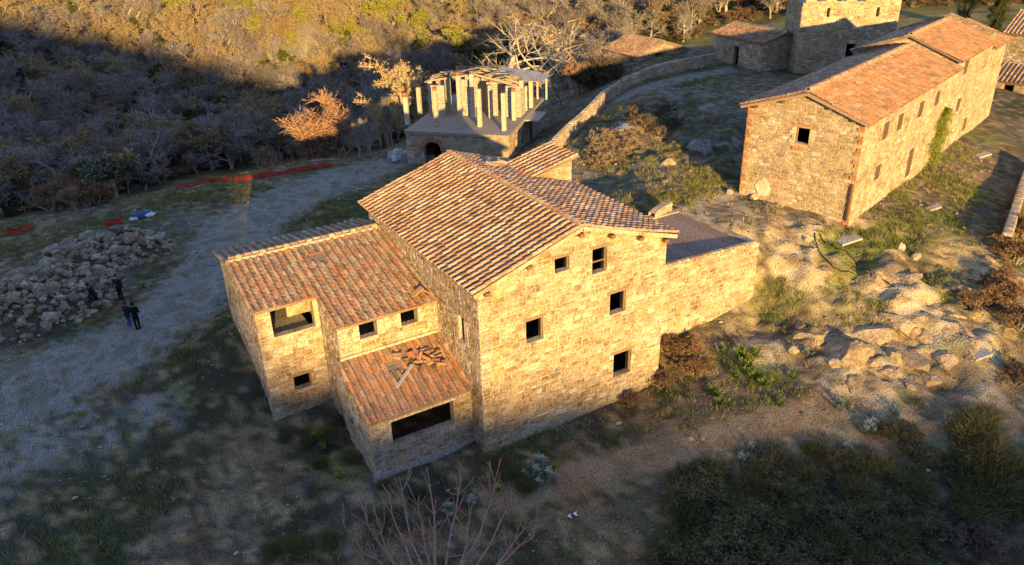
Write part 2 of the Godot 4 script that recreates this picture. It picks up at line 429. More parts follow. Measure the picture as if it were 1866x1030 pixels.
# patches of what the ground is made of: photo pixel, radius in metres, colour name, strength
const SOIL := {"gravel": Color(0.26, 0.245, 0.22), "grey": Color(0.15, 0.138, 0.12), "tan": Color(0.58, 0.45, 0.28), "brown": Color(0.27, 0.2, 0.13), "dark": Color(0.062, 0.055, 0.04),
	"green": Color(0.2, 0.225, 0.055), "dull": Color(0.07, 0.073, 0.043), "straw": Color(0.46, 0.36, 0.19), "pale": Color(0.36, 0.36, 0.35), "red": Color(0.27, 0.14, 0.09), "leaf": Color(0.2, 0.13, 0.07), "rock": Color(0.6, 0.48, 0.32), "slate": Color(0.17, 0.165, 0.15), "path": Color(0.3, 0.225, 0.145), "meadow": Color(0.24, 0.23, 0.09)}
const PATCHES := [
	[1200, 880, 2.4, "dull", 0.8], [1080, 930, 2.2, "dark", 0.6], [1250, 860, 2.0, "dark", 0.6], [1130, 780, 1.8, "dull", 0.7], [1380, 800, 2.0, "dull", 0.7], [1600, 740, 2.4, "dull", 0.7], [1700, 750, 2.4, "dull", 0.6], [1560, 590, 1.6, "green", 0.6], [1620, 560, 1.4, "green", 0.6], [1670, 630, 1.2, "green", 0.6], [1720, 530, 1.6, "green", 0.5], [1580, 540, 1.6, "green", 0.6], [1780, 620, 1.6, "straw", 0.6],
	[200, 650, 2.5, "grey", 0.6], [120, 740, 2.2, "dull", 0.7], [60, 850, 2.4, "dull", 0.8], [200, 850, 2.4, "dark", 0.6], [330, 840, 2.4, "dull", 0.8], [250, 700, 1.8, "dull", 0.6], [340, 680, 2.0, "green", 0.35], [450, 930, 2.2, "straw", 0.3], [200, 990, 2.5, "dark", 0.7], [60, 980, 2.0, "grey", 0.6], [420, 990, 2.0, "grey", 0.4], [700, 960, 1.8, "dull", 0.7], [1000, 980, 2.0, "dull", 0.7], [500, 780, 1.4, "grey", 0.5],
	[1500, 440, 2.0, "green", 0.8], [1600, 430, 2.0, "green", 0.8], [1440, 480, 2.0, "straw", 0.8], [1450, 530, 1.6, "tan", 0.7], [1540, 520, 2.2, "straw", 0.7], [1520, 640, 1.6, "tan", 0.7], [1740, 460, 2.4, "straw", 0.7], [1680, 360, 1.6, "tan", 0.6], [1350, 420, 2.0, "tan", 0.9], [1380, 590, 1.5, "straw", 0.6],
	[70, 670, 2.0, "pale", 0.6], [30, 760, 4.0, "gravel", 0.7], [150, 800, 3.0, "gravel", 0.6], [290, 730, 2.2, "gravel", 0.6], [230, 760, 2.0, "gravel", 0.6], [10, 860, 2.0, "gravel", 0.5],
	[320, 552, 1.2, "red", 0.6], [480, 352, 1.0, "pale", 0.7], [560, 340, 3.0, "grey", 0.5], [520, 400, 3.2, "dull", 0.9], [620, 370, 3.0, "dull", 0.9], [450, 410, 2.0, "straw", 0.5], [400, 500, 2.0, "gravel", 0.4],
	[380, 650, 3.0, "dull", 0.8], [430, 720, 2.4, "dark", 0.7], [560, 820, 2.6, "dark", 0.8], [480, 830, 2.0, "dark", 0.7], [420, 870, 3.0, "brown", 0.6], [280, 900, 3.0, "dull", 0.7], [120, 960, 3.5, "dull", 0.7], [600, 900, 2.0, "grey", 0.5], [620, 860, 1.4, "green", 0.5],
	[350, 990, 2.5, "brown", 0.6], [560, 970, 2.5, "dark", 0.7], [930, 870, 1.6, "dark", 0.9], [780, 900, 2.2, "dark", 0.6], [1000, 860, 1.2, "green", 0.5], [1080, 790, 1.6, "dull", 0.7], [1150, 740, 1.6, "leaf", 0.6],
	[1250, 660, 1.6, "leaf", 0.8], [1240, 700, 1.2, "dull", 0.6], [1300, 680, 1.6, "brown", 0.7], [1360, 660, 1.4, "green", 0.8], [1390, 690, 1.0, "green", 0.7], [1380, 620, 1.8, "brown", 0.6], [1440, 590, 1.6, "dull", 0.7], [1500, 690, 1.6, "brown", 0.8],
	[1450, 740, 2.0, "dull", 0.6], [1600, 620, 3.2, "tan", 0.8], [1700, 600, 3.0, "tan", 0.7], [1800, 600, 2.5, "straw", 0.7], [1840, 520, 2.6, "straw", 0.7], [1650, 540, 2.5, "tan", 0.7], [1420, 440, 2.2, "tan", 0.7], [1480, 500, 2.6, "green", 0.65], [1560, 470, 2.6, "green", 0.6],
	[1640, 420, 2.2, "green", 0.7], [1700, 400, 2.6, "green", 0.7], [1740, 340, 3.0, "green", 0.9], [1640, 360, 1.8, "green", 0.8], [1790, 250, 3.0, "green", 0.5], [1810, 330, 3.0, "brown", 0.6], [1500, 560, 2.0, "straw", 0.6], [1420, 540, 2.0, "green", 0.5],
	[1320, 385, 4.0, "tan", 0.9], [1400, 400, 3.2, "tan", 0.9], [1440, 385, 2.4, "tan", 0.8], [1260, 340, 1.7, "green", 1.0], [1230, 360, 1.6, "dull", 0.9], [1290, 320, 2.2, "dull", 1.0], [1230, 260, 3.0, "dull", 0.9], [1120, 260, 2.2, "straw", 0.7], [1090, 290, 2.0, "straw", 0.6],
	[1060, 320, 1.8, "gravel", 0.5], [1080, 345, 2.0, "grey", 0.6], [1120, 200, 3.5, "gravel", 0.55], [1230, 150, 4.0, "dull", 0.8], [1200, 165, 3.0, "gravel", 0.5], [1330, 165, 4.0, "gravel", 0.5], [1180, 250, 2.6, "brown", 0.6],
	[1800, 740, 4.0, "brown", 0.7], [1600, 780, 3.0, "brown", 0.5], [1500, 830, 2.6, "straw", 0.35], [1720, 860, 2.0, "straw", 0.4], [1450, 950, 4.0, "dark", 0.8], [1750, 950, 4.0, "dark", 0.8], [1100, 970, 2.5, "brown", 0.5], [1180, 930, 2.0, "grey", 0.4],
]
var patch_grid := {}

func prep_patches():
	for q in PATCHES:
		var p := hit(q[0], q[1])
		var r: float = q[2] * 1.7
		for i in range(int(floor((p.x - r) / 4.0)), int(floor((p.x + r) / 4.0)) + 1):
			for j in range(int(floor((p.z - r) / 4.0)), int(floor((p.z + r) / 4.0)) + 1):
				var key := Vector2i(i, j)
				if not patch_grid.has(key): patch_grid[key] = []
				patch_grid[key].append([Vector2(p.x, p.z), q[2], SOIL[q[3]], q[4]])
	for q in [[[-80, 760], [60, 700], [200, 640], [330, 560], [395, 480], [450, 405], [560, 345], [680, 305]], [[930, 905], [1120, 850], [1260, 810], [1420, 765], [1560, 735]], [[1090, 200], [1180, 160], [1320, 128]]]:
		var l := []
		for e in q:
			var p := hit(e[0], e[1])
			l.append(Vector2(p.x, p.z))
		ways.append(l)
var ways := []
const WAY_COL := ["gravel", "path", "gravel"]
const WAY_W := [4.0, 1.2, 1.6]

func soil_at(x: float, z: float) -> Color:
	var p := Vector2(x, z)
	var a := nz.get_noise_2d(x * 4.0 + 300.0, z * 4.0) * 0.5 + 0.5
	var b := nz2.get_noise_2d(x * 5.0 - 70.0, z * 5.0)
	var f := nz2.get_noise_2d(x * 22.0, z * 22.0)
	var g := nz.get_noise_2d(x * 60.0, z * 60.0)
	var c: Color = SOIL.grey.lerp(SOIL.dull, smoothstep(0.38, 0.62, a + f * 0.22))
	c = c.lerp(SOIL.brown, smoothstep(0.0, 0.35, b + f * 0.3) * 0.7)
	if z < -47.0 or absf(x) > 80.0: c = c.lerp(SOIL.leaf, clampf((-47.0 - z) / 8.0, 0, 1) * 0.8)
	# open pasture on the far side of the valley behind the tower
	c = c.lerp(SOIL.meadow, smoothstep(1.0, 0.85, Vector2((x - 235.0) / 110.0, (z + 150.0) / 120.0).length() + f * 0.15))
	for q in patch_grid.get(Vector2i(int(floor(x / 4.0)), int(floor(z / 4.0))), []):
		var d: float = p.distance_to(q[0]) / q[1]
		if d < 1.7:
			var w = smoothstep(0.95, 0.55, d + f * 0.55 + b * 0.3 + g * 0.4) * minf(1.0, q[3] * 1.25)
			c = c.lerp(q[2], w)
	var worn := 0.0
	for k in ways.size():
		var d := 1e9
		var l: Array = ways[k]
		for i in l.size() - 1: d = minf(d, seg_dist(p, l[i], l[i + 1]))
		var w := smoothstep(1.0, 0.55, d / WAY_W[k] + f * 0.2 + g * 0.12)
		if w > 0.0: c = c.lerp(SOIL[WAY_COL[k]], w * 0.9)
		worn = maxf(worn, w)
	var rr := rough_at(x, z)
	if rr > 0.05:
		var rk := nz2.get_noise_2d(x * 4.0 + z * 1.5, z * 5.0)
		c = c.lerp(SOIL.rock if z > -9.0 else SOIL.slate, smoothstep(-0.02, 0.2, rk + f * 0.15) * smoothstep(0.05, 0.35, rr) * 0.9)
	# small tufts and worn spots
	c = c.lerp(SOIL.dull, smoothstep(0.12, 0.34, g + f * 0.5) * 0.6 * (1.0 - worn))
	c = c.lerp(SOIL.straw, smoothstep(0.2, 0.45, f - g * 0.6) * 0.4 * (1.0 - worn * 0.7))
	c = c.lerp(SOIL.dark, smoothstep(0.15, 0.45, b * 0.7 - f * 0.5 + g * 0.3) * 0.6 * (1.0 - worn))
	return c

func terrain_patch(called: String, label: String, x0: float, z0: float, x1: float, z1: float, cell: float, hole := Rect2()):
	var nx := int(round((x1 - x0) / cell))
	var nzz := int(round((z1 - z0) / cell))
	var v := PackedVector3Array()
	var c := PackedColorArray()
	var idx := PackedInt32Array()
	for j in nzz + 1:
		for i in nx + 1:
			var x := x0 + i * cell
			var z := z0 + j * cell
			v.append(Vector3(x, height(x, z), z))
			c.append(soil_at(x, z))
	var n := PackedVector3Array()
	n.resize(v.size())
	for j in nzz + 1:
		for i in nx + 1:
			var k := j * (nx + 1) + i
			var l := v[k - 1] if i > 0 else v[k]
			var r := v[k + 1] if i < nx else v[k]
			var t := v[k - nx - 1] if j > 0 else v[k]
			var b := v[k + nx + 1] if j < nzz else v[k]
			n[k] = (b - t).cross(r - l).normalized()
	for j in nzz:
		for i in nx:
			var mid := Vector2(x0 + (i + 0.5) * cell, z0 + (j + 0.5) * cell)
			if hole.has_point(mid): continue
			var k := j * (nx + 1) + i
			idx.append_array(PackedInt32Array([k, k + 1, k + nx + 2, k, k + nx + 2, k + nx + 1]))
	var a := []
	a.resize(Mesh.ARRAY_MAX)
	a[Mesh.ARRAY_VERTEX] = v; a[Mesh.ARRAY_NORMAL] = n; a[Mesh.ARRAY_COLOR] = c; a[Mesh.ARRAY_INDEX] = idx
	var am := ArrayMesh.new()
	am.add_surface_from_arrays(Mesh.PRIMITIVE_TRIANGLES, a)
	am.surface_set_material(0, M.ground)
	var o := MeshInstance3D.new()
	o.mesh = am
	o.name = called
	add_child(o)
	o.set_meta("kind", "structure"); o.set_meta("label", label); o.set_meta("category", "ground")

# The hill behind the viewer, whose ridge holds back the sun from the low ground: lateral position (across the light) and the height
# at which its shadow passes there, carried back up the sun's slope to the ridge.
const HILL_D := 330.0
const HILL := [[-420, 75], [-200, 60], [-90, 34], [-60, 26], [-40, 20.0], [-30, 16.5], [-24, 14.0], [-18, 12.5], [-15, 11.8], [-13, 10.3], [-12, 8.8], [-11.2, 5.2], [-9, 4.2], [-4, 3.7], [0, 3.3], [6, 2.3], [10, 1.0], [14, 0.6], [19, 0.6], [24, 0.9], [30, 1.4], [44, 2.4], [60, 3.5], [120, 10], [300, 22], [420, 26]]

func hill_behind():
	var t := Vector3(sin(SUN_AZ), 0, -cos(SUN_AZ))
	var per := Vector3(cos(SUN_AZ), 0, sin(SUN_AZ))
	var mb := MB.new()
	mb.col = Color(0.24, 0.19, 0.11)
	var rise := tan(SUN_ELEV) * HILL_D
	var prof := []
	var u := -420.0
	while u <= 420.0:
		var h := 0.0
		for i in HILL.size() - 1:
			if u >= HILL[i][0] and u <= HILL[i + 1][0]:
				h = lerpf(HILL[i][1], HILL[i + 1][1], (u - HILL[i][0]) / (HILL[i + 1][0] - HILL[i][0]))
		h += nz.get_noise_1d(u * 9.0) * 0.7
		prof.append([u, rise + h])
		u += 2.0
	var xs := [0.0, 0.0, -120.0, -230.0]
	var fs := [-1.0, 1.0, 0.5, 0.0]
	for i in prof.size() - 1:
		var row := []
		for q in [prof[i], prof[i + 1]]:
			var o: Vector3 = -t * HILL_D + per * q[0]
			row.append([o + t * 190.0 + Vector3(0, -14, 0), o + t * 90.0 + Vector3(0, q[1] * 0.5, 0), o + Vector3(0, q[1], 0), o - t * 160.0 + Vector3(0, q[1] * 0.4, 0), o - t * 420.0 + Vector3(0, -30, 0)])
		for k in 4:
			mb.quad(row[0][k], row[1][k], row[1][k + 1], row[0][k + 1])
	struct("hill", mb, M.ground, "wooded hill beyond the valley that keeps the low ground in shade", "hill")

# ---------- masonry and roofs ----------
var stone_kinds := []      # MB of unit stones
var stone_meshes := []
var tile_cover: MB
var tile_pan: MB
var cover_mesh: ArrayMesh
var pan_mesh: ArrayMesh
var ridge_mb: MB

func unit_pieces():
	for k in 6:
		var mb := MB.new()
		var ring := []
		var cut := rng.randf_range(0.05, 0.16)
		for q in [[-0.5 + cut, -0.5], [0.5 - cut, -0.5], [0.5, -0.5 + cut], [0.5, 0.5 - cut], [0.5 - cut, 0.5], [-0.5 + cut, 0.5], [-0.5, 0.5 - cut], [-0.5, -0.5 + cut]]:
			ring.append(Vector2(q[0] * rng.randf_range(0.86, 1.0), q[1] * rng.randf_range(0.84, 1.0)))
		var mid := Vector3(rng.randf_range(-0.12, 0.12), rng.randf_range(-0.12, 0.12), rng.randf_range(0.95, 1.25))
		for i in 8:
			var a: Vector2 = ring[i]
			var b: Vector2 = ring[(i + 1) % 8]
			mb.tri(mid, Vector3(a.x * 0.9, a.y * 0.88, 0.85), Vector3(b.x * 0.9, b.y * 0.88, 0.85))
			mb.quad(Vector3(a.x, a.y, -0.5), Vector3(b.x, b.y, -0.5), Vector3(b.x * 0.9, b.y * 0.88, 0.85), Vector3(a.x * 0.9, a.y * 0.88, 0.85))
		stone_kinds.append(mb)
		stone_meshes.append(mb.mesh(M.stone))
	tile_cover = MB.new()
	var n := 6
	for i in n:
		var t0 := PI * i / n
		var t1 := PI * (i + 1) / n
		var a0 := Vector3(cos(t0), sin(t0), 0)
		var a1 := Vector3(cos(t1), sin(t1), 0)
		var lo := Vector3(0, 0.045, 0)
		var hi := Vector3(0, 0.012, 0.46)
		tile_cover.trin(lo + a0 * 0.115, hi + a1 * 0.09, hi + a0 * 0.09, a0, a1, a0)
		tile_cover.trin(lo + a0 * 0.115, lo + a1 * 0.115, hi + a1 * 0.09, a0, a1, a1)
		tile_cover.quad(lo + a1 * 0.098, lo + a0 * 0.098, lo + a0 * 0.115, lo + a1 * 0.115)
	tile_pan = MB.new()
	tile_pan.quad(Vector3(0.165, 0.012, 0.44), Vector3(-0.165, 0.012, 0.44), Vector3(-0.19, 0.042, 0), Vector3(0.19, 0.042, 0))
	tile_pan.quad(Vector3(-0.19, 0.042, 0), Vector3(0.19, 0.042, 0), Vector3(0.19, 0.018, 0.0), Vector3(-0.19, 0.018, 0.0))
	for sx in [-1.0, 1.0]:
		tile_pan.box(Vector3(sx * 0.165, 0.047, 0.22), Vector3(0.016, 0, 0), Vector3(0, 0.022, 0.0), Vector3(0, -0.015, 0.22))
	cover_mesh = tile_cover.mesh(M.tile)
	pan_mesh = tile_pan.mesh(M.tile)
	ridge_mb = MB.new()
	for i in n:
		var t0 := PI * i / n
		var t1 := PI * (i + 1) / n
		var a0 := Vector3(cos(t0), sin(t0), 0)
		var a1 := Vector3(cos(t1), sin(t1), 0)
		var hi := Vector3(0, 0, 0.46)
		var lo := Vector3(0, 0.03, 0)
		ridge_mb.trin(lo + a0 * 0.165, hi + a1 * 0.135, hi + a0 * 0.135, a0, a1, a0)
		ridge_mb.trin(lo + a0 * 0.165, lo + a1 * 0.165, hi + a1 * 0.135, a0, a1, a1)
		ridge_mb.quad(lo + a1 * 0.135, lo + a0 * 0.135, lo + a0 * 0.165, lo + a1 * 0.165)

func house(called: String, label: String, category: String, at: Vector3) -> Dictionary:
	return {"node": thing(called, label, category, at), "stones": [], "tiles": [], "tone": [0, 1, 2, 3, 4, 5, 6, 7], "scale": 1.12, "core": Color(0.54, 0.45, 0.33), "proud": 0.022}

func top_at(top: Array, x: float) -> float:
	for i in top.size() - 1:
		if x <= top[i + 1][0] + 1e-6:
			return lerpf(top[i][1], top[i + 1][1], (x - top[i][0]) / maxf(top[i + 1][0] - top[i][0], 1e-6))
	return top[-1][1]

# a wall seen from outside: starts at p, runs along d (outside is d x up), holes as [x0, x1, y0, y1]
func wall(h: Dictionary, called: String, p: Vector3, d: Vector3, ln: float, y0: float, top: Array, holes := [], thick := 0.45, stones := true, vis := []) -> MeshInstance3D:
	var n := d.cross(Vector3.UP)
	p.y = 0
	var xs := [0.0, ln]
	for t in top: xs.append(t[0])
	for o in holes: xs.append(o[0]); xs.append(o[1])
	xs.sort()
	var mb := MB.new()
	mb.col = h.core
	var b := -n * thick
	for i in xs.size() - 1:
		var xa: float = xs[i]
		var xb: float = xs[i + 1]
		if xb - xa < 0.001: continue
		var mid := (xa + xb) * 0.5
		var cuts := []
		for o in holes:
			if mid > o[0] and mid < o[1]: cuts.append([o[2], o[3]])
		cuts.sort_custom(func(e, f): return e[0] < f[0])
		var lo := y0
		var A := p + d * xa
		var B := p + d * xb
		for k in cuts.size() + 1:
			var ha: float = cuts[k][0] if k < cuts.size() else top_at(top, xa)
			var hb: float = cuts[k][0] if k < cuts.size() else top_at(top, xb)
			var v0 := Vector3(0, lo, 0)
			var va := Vector3(0, ha, 0)
			var vb := Vector3(0, hb, 0)
			mb.quad(A + v0, B + v0, B + vb, A + va)
			mb.quad(B + v0 + b, A + v0 + b, A + va + b, B + vb + b)
			if k == cuts.size(): mb.quad(A + va, B + vb, B + vb + b, A + va + b)
			else: lo = cuts[k][1]
	for o in holes:
		var c0 = p + d * o[0] + Vector3(0, o[2], 0)
		var c1 = p + d * o[1] + Vector3(0, o[2], 0)
		var c2 = p + d * o[1] + Vector3(0, o[3], 0)
		var c3 = p + d * o[0] + Vector3(0, o[3], 0)
		mb.quad(c0, c0 + b, c3 + b, c3)
		mb.quad(c1 + b, c1, c2, c2 + b)
		mb.quad(c0, c1, c1 + b, c0 + b)
		mb.quad(c3, c3 + b, c2 + b, c2)
	var w := part(h.node, called, mb, M.mortar)
	if stones: lay_stones(h, w, p, d, n, ln, y0, top, holes, vis)
	return w

func lay_stones(h: Dictionary, w: Node3D, p: Vector3, d: Vector3, n: Vector3, ln: float, y0: float, top: Array, holes: Array, vis: Array):
	var sc: float = h.scale
	var y := y0
	var ymax := 0.0
	for t in top: ymax = maxf(ymax, t[1])
	while y < ymax:
		var hc := rng.randf_range(0.11, 0.31) * sc
		var runs := [[0.0, ln]]
		for o in holes:
			if o[3] < y + 0.03 or o[2] > y + hc - 0.03: continue
			var nr := []
			for r in runs:
				if o[1] <= r[0] or o[0] >= r[1]: nr.append(r); continue
				if o[0] - r[0] > 0.08: nr.append([r[0], o[0]])
				if r[1] - o[1] > 0.08: nr.append([o[1], r[1]])
			runs = nr
		for r in runs:
			var x: float = r[0]
			while x < r[1] - 0.06:
				var l := clampf(0.36 + rng.randfn(0, 0.17), 0.14, 0.85) * sc
				if rng.randf() < 0.12: l *= 0.5
				if x + l > r[1] - 0.12 * sc: l = r[1] - x
				var quoin := false
				if x < 0.01 or (x + l > ln - 0.01):
					quoin = rng.randf() < 0.85
					if x < 0.01: l = minf(rng.randf_range(0.36, 0.62) * sc, r[1])
				var hh := minf(hc, minf(top_at(top, x), top_at(top, x + l)) - y)
				if hh > 0.07:
					var pieces := [[y, hh]]
					if not quoin and hh > 0.2 * sc and rng.randf() < 0.22: pieces = [[y, hh * 0.48], [y + hh * 0.5, hh * 0.5]]
					for q in pieces:
						var c := p + d * (x + l * 0.5) + Vector3(0, q[0] + q[1] * 0.5 + rng.randf_range(-0.012, 0.012), 0)
						var rot := rng.randf_range(-0.05, 0.05)
						var ax := (d * cos(rot) + Vector3.UP * sin(rot))
						var ay := (Vector3.UP * cos(rot) - d * sin(rot))
						var pr: float = h.proud * rng.randf_range(0.45, 1.7)
						var t := Transform3D(Basis(ax * (l - 0.02), ay * (q[1] - 0.016), n * pr), c)
						var z := nz.get_noise_3d(c.x * 9.0, c.y * 9.0, c.z * 9.0)
						var k: int = h.tone[rng.randi() % h.tone.size()]
						if z > 0.28 and rng.randf() < 0.5: k = 3
						elif z < -0.3 and rng.randf() < 0.5: k = 1
						if quoin: k = [1, 7, 4, 7][rng.randi() % 4]
						var seen := 0.0
						if vis.is_empty() or (x > vis[0] and x + l < vis[1] and q[0] > vis[2] and q[0] < vis[3]):
							if n.dot(CAM_POS - c) > 0: seen = sqrt(l * q[1]) * PIX_F / CAM_POS.distance_to(c)
						h.stones.append([t, k, seen, w, rng.randf_range(0.7, 1.18)])
				x += l
		y += hc

# O: eave corner, a: unit vector along the eave, s: unit vector up the slope
func roof(h: Dictionary, called: String, O: Vector3, a: Vector3, s: Vector3, la: float, ls: float, tones: Array, thick := 0.14, pitch := 0.42, vis := true, skip = null) -> MeshInstance3D:
	var n := a.cross(s)
	if n.y < 0: n = -n
	var mb := MB.new()
	mb.col = Color(0.34, 0.26, 0.19)
	mb.box(O + a * la * 0.5 + s * ls * 0.5 - n * thick * 0.5, a * la * 0.5, s * ls * 0.5, n * thick * 0.5)
	var w := part(h.node, called, mb, M.wood)
	var nc := int(round(la / pitch))
	var pt := la / nc
	var course := 0.375
	var nr := int(ceil(ls / course))
	var ks := pt / 0.42
	for r in nr:
		var z := minf(r * course, ls - 0.42)
		for k in nc * 2 + 1:
			var x := k * pt * 0.5
			var cover := k % 2 == 0
			if cover: x = clampf(x, 0.06, la - 0.06)
			var j := rng.randf_range(-0.012, 0.012)
			var o := O + a * (x + j) + s * (z - 0.05 + rng.randf_range(-0.02, 0.02)) + n * (0.03 if cover else 0.005)
			if skip != null and skip.call(o): continue
			var rt := rng.randfn(0.0, 0.03)
			o += n * (nz.get_noise_3d(o.x * 6.0, o.y * 6.0, o.z * 6.0) * 0.1 + rng.randfn(0, 0.006))
			if rng.randf() < 0.02: rt *= 5.0
			var sz := (s + a * rt).normalized()
			var t := Transform3D(Basis(n.cross(sz) * ks, n * ks, sz), o)
			var seen := 0.0
			if vis and n.dot(CAM_POS - o) > 0: seen = (0.3 if cover else 0.26) * PIX_F / CAM_POS.distance_to(o)
			h.tiles.append([t, tones[rng.randi() % tones.size()], seen, w, rng.randf_range(0.75, 1.12), cover])
	return w

func ridge(w: Node3D, A: Vector3, B: Vector3, tones: Array, bed := Color(0.5, 0.42, 0.32)):
	var d := (B - A)
	var l := d.length()
	d /= l
	var side := Vector3.UP.cross(d).normalized()
	var up := d.cross(side)
	var mb := MB.new()
	mb.col = bed
	mb.box(A + d * l * 0.5 + up * 0.03, d * l * 0.5, up * 0.06, side * 0.19)
	part(w, "ridge_bed", mb, M.mortar)
	var cnt := int(l / 0.4)
	for k in cnt:
		var o := MeshInstance3D.new()
		var one := MB.new()
		var q: Color = TILE_TONES[tones[rng.randi() % tones.size()]] * rng.randf_range(0.85, 1.1)
		one.join(ridge_mb, Transform3D(Basis(side, up, d).rotated(up, rng.randf_range(-0.05, 0.05)), A + d * (k * l / cnt) + up * (0.06 + rng.randf_range(-0.01, 0.015))), q)
		o.mesh = one.mesh(M.tile)
		o.name = numbered(w, "ridge_tile")
		w.add_child(o, true)

# the pieces that show largest become meshes of their own, the rest of the house's facing one mesh
func finish(h: Dictionary, single_stones: int, single_tiles: int):
	h.stones.sort_custom(func(e, f): return e[2] > f[2])
	var mb := MB.new()
	for i in h.stones.size():
		var q: Array = h.stones[i]
		var kind := rng.randi() % stone_kinds.size()
		if i < single_stones and q[2] > 0:
			var o := MeshInstance3D.new()
			o.mesh = stone_meshes[kind]
			o.material_override = M.stone_tones[q[1]]
			o.transform = q[0]
			o.name = numbered(q[3], "stone")
			q[3].add_child(o, true)
		else:
			mb.join(stone_kinds[kind], q[0], STONE_TONES[q[1]] * q[4])
	if mb.v.size(): stuff(part(h.node, "stone_facing", mb, M.stone))
	h.tiles.sort_custom(func(e, f): return e[2] > f[2])
	var tb := MB.new()
	for i in h.tiles.size():
		var q: Array = h.tiles[i]
		if i < single_tiles and q[2] > 0:
			var o := MeshInstance3D.new()
			o.mesh = cover_mesh if q[5] else pan_mesh
			o.material_override = M.tile_tones[q[1]]
			o.transform = q[0]
			o.name = numbered(q[3], "tile")
			q[3].add_child(o, true)
		else:
			tb.join(tile_cover if q[5] else tile_pan, q[0], TILE_TONES[q[1]] * q[4])
	if tb.v.size(): stuff(part(h.node, "tile_covering", tb, M.tile))

# an opening's dressing: wooden frame set back in the reveal, stone sill, lintel
func window(h: Dictionary, p: Vector3, d: Vector3, o: Array, frame := true, sill := true, pale := false, bar := false):
	var n := d.cross(Vector3.UP)
	p.y = 0
	var w: float = o[1] - o[0]
	var hh: float = o[3] - o[2]
	var c = p + d * (o[0] + o[1]) * 0.5 + Vector3(0, (o[2] + o[3]) * 0.5, 0)
	var mb := MB.new()
	mb.col = Color(0.32, 0.22, 0.14)
	var win: Node3D
	if frame:
		var b = c - n * 0.16
		for s in [-1.0, 1.0]:
			mb.bbox(b + d * s * (w * 0.5 - 0.035), d * 0.032, Vector3(0, hh * 0.5 - 0.005, 0), n * 0.05, 0.008)
		mb.bbox(b + Vector3(0, hh * 0.5 - 0.04, 0), d * (w * 0.5 - 0.07), Vector3(0, 0.03, 0), n * 0.045, 0.008)
		if bar: mb.bbox(b - Vector3(0, hh * 0.06, 0), d * (w * 0.5 - 0.07), Vector3(0, 0.035, 0), n * 0.04, 0.008)
		win = part(h.node, "window", mb, M.wood)
	else:
		mb.col = Color(0.6, 0.52, 0.4)
		mb.bbox(c + Vector3(0, hh * 0.5 + 0.075, 0) + n * 0.02, d * (w * 0.5 + 0.16), Vector3(0, 0.07, 0), n * 0.045, 0.012)
		win = part(h.node, "window", mb, M.stone)
	if frame and not pale:
		var lb := MB.new()
		lb.col = Color(0.36, 0.26, 0.17)
		lb.bbox(c + Vector3(0, hh * 0.5 + 0.085, 0) + n * 0.012, d * (w * 0.5 + 0.17), Vector3(0, 0.08, 0), n * 0.03, 0.01)
		part(win, "lintel", lb, M.wood)
	if sill:
		var sb := MB.new()
		sb.col = Color(0.5, 0.45, 0.37)
		sb.bbox(c - Vector3(0, hh * 0.5 - 0.03, 0) - n * 0.14, d * (w * 0.5 - 0.004), Vector3(0, 0.026, 0), n * 0.2, 0.01)
		part(win, "sill", sb, M.stone)
	if pale:
		for s in [-1.0, 1.0]:
			var y := -hh * 0.5
			while y < hh * 0.5 - 0.02:
				var bh := minf(rng.randf_range(0.22, 0.34), hh * 0.5 - y)
				var jb := MB.new()
				jb.col = Color(0.62, 0.54, 0.41) * rng.randf_range(0.88, 1.08)
				var bw := rng.randf_range(0.1, 0.2)
				jb.bbox(c + d * s * (w * 0.5 + bw) + Vector3(0, y + bh * 0.5, 0) + n * 0.02, d * (bw - 0.002), Vector3(0, bh * 0.5 - 0.008, 0), n * 0.035, 0.012)
				part(win, "jamb_stone", jb, M.stone)
				y += bh

func beam(par: Node3D, called: String, o: Vector3, x: Vector3, y: Vector3, z: Vector3, col: Color, m: Material, bev := 0.015) -> MeshInstance3D:
	var mb := MB.new()
	mb.col = col
	mb.bbox(o, x, y, z, bev)
	return part(par, called, mb, m)

# ---------- the farmhouse with its wing, lean-to and terrace ----------
const WOOD_DARK := Color(0.19, 0.12, 0.075)

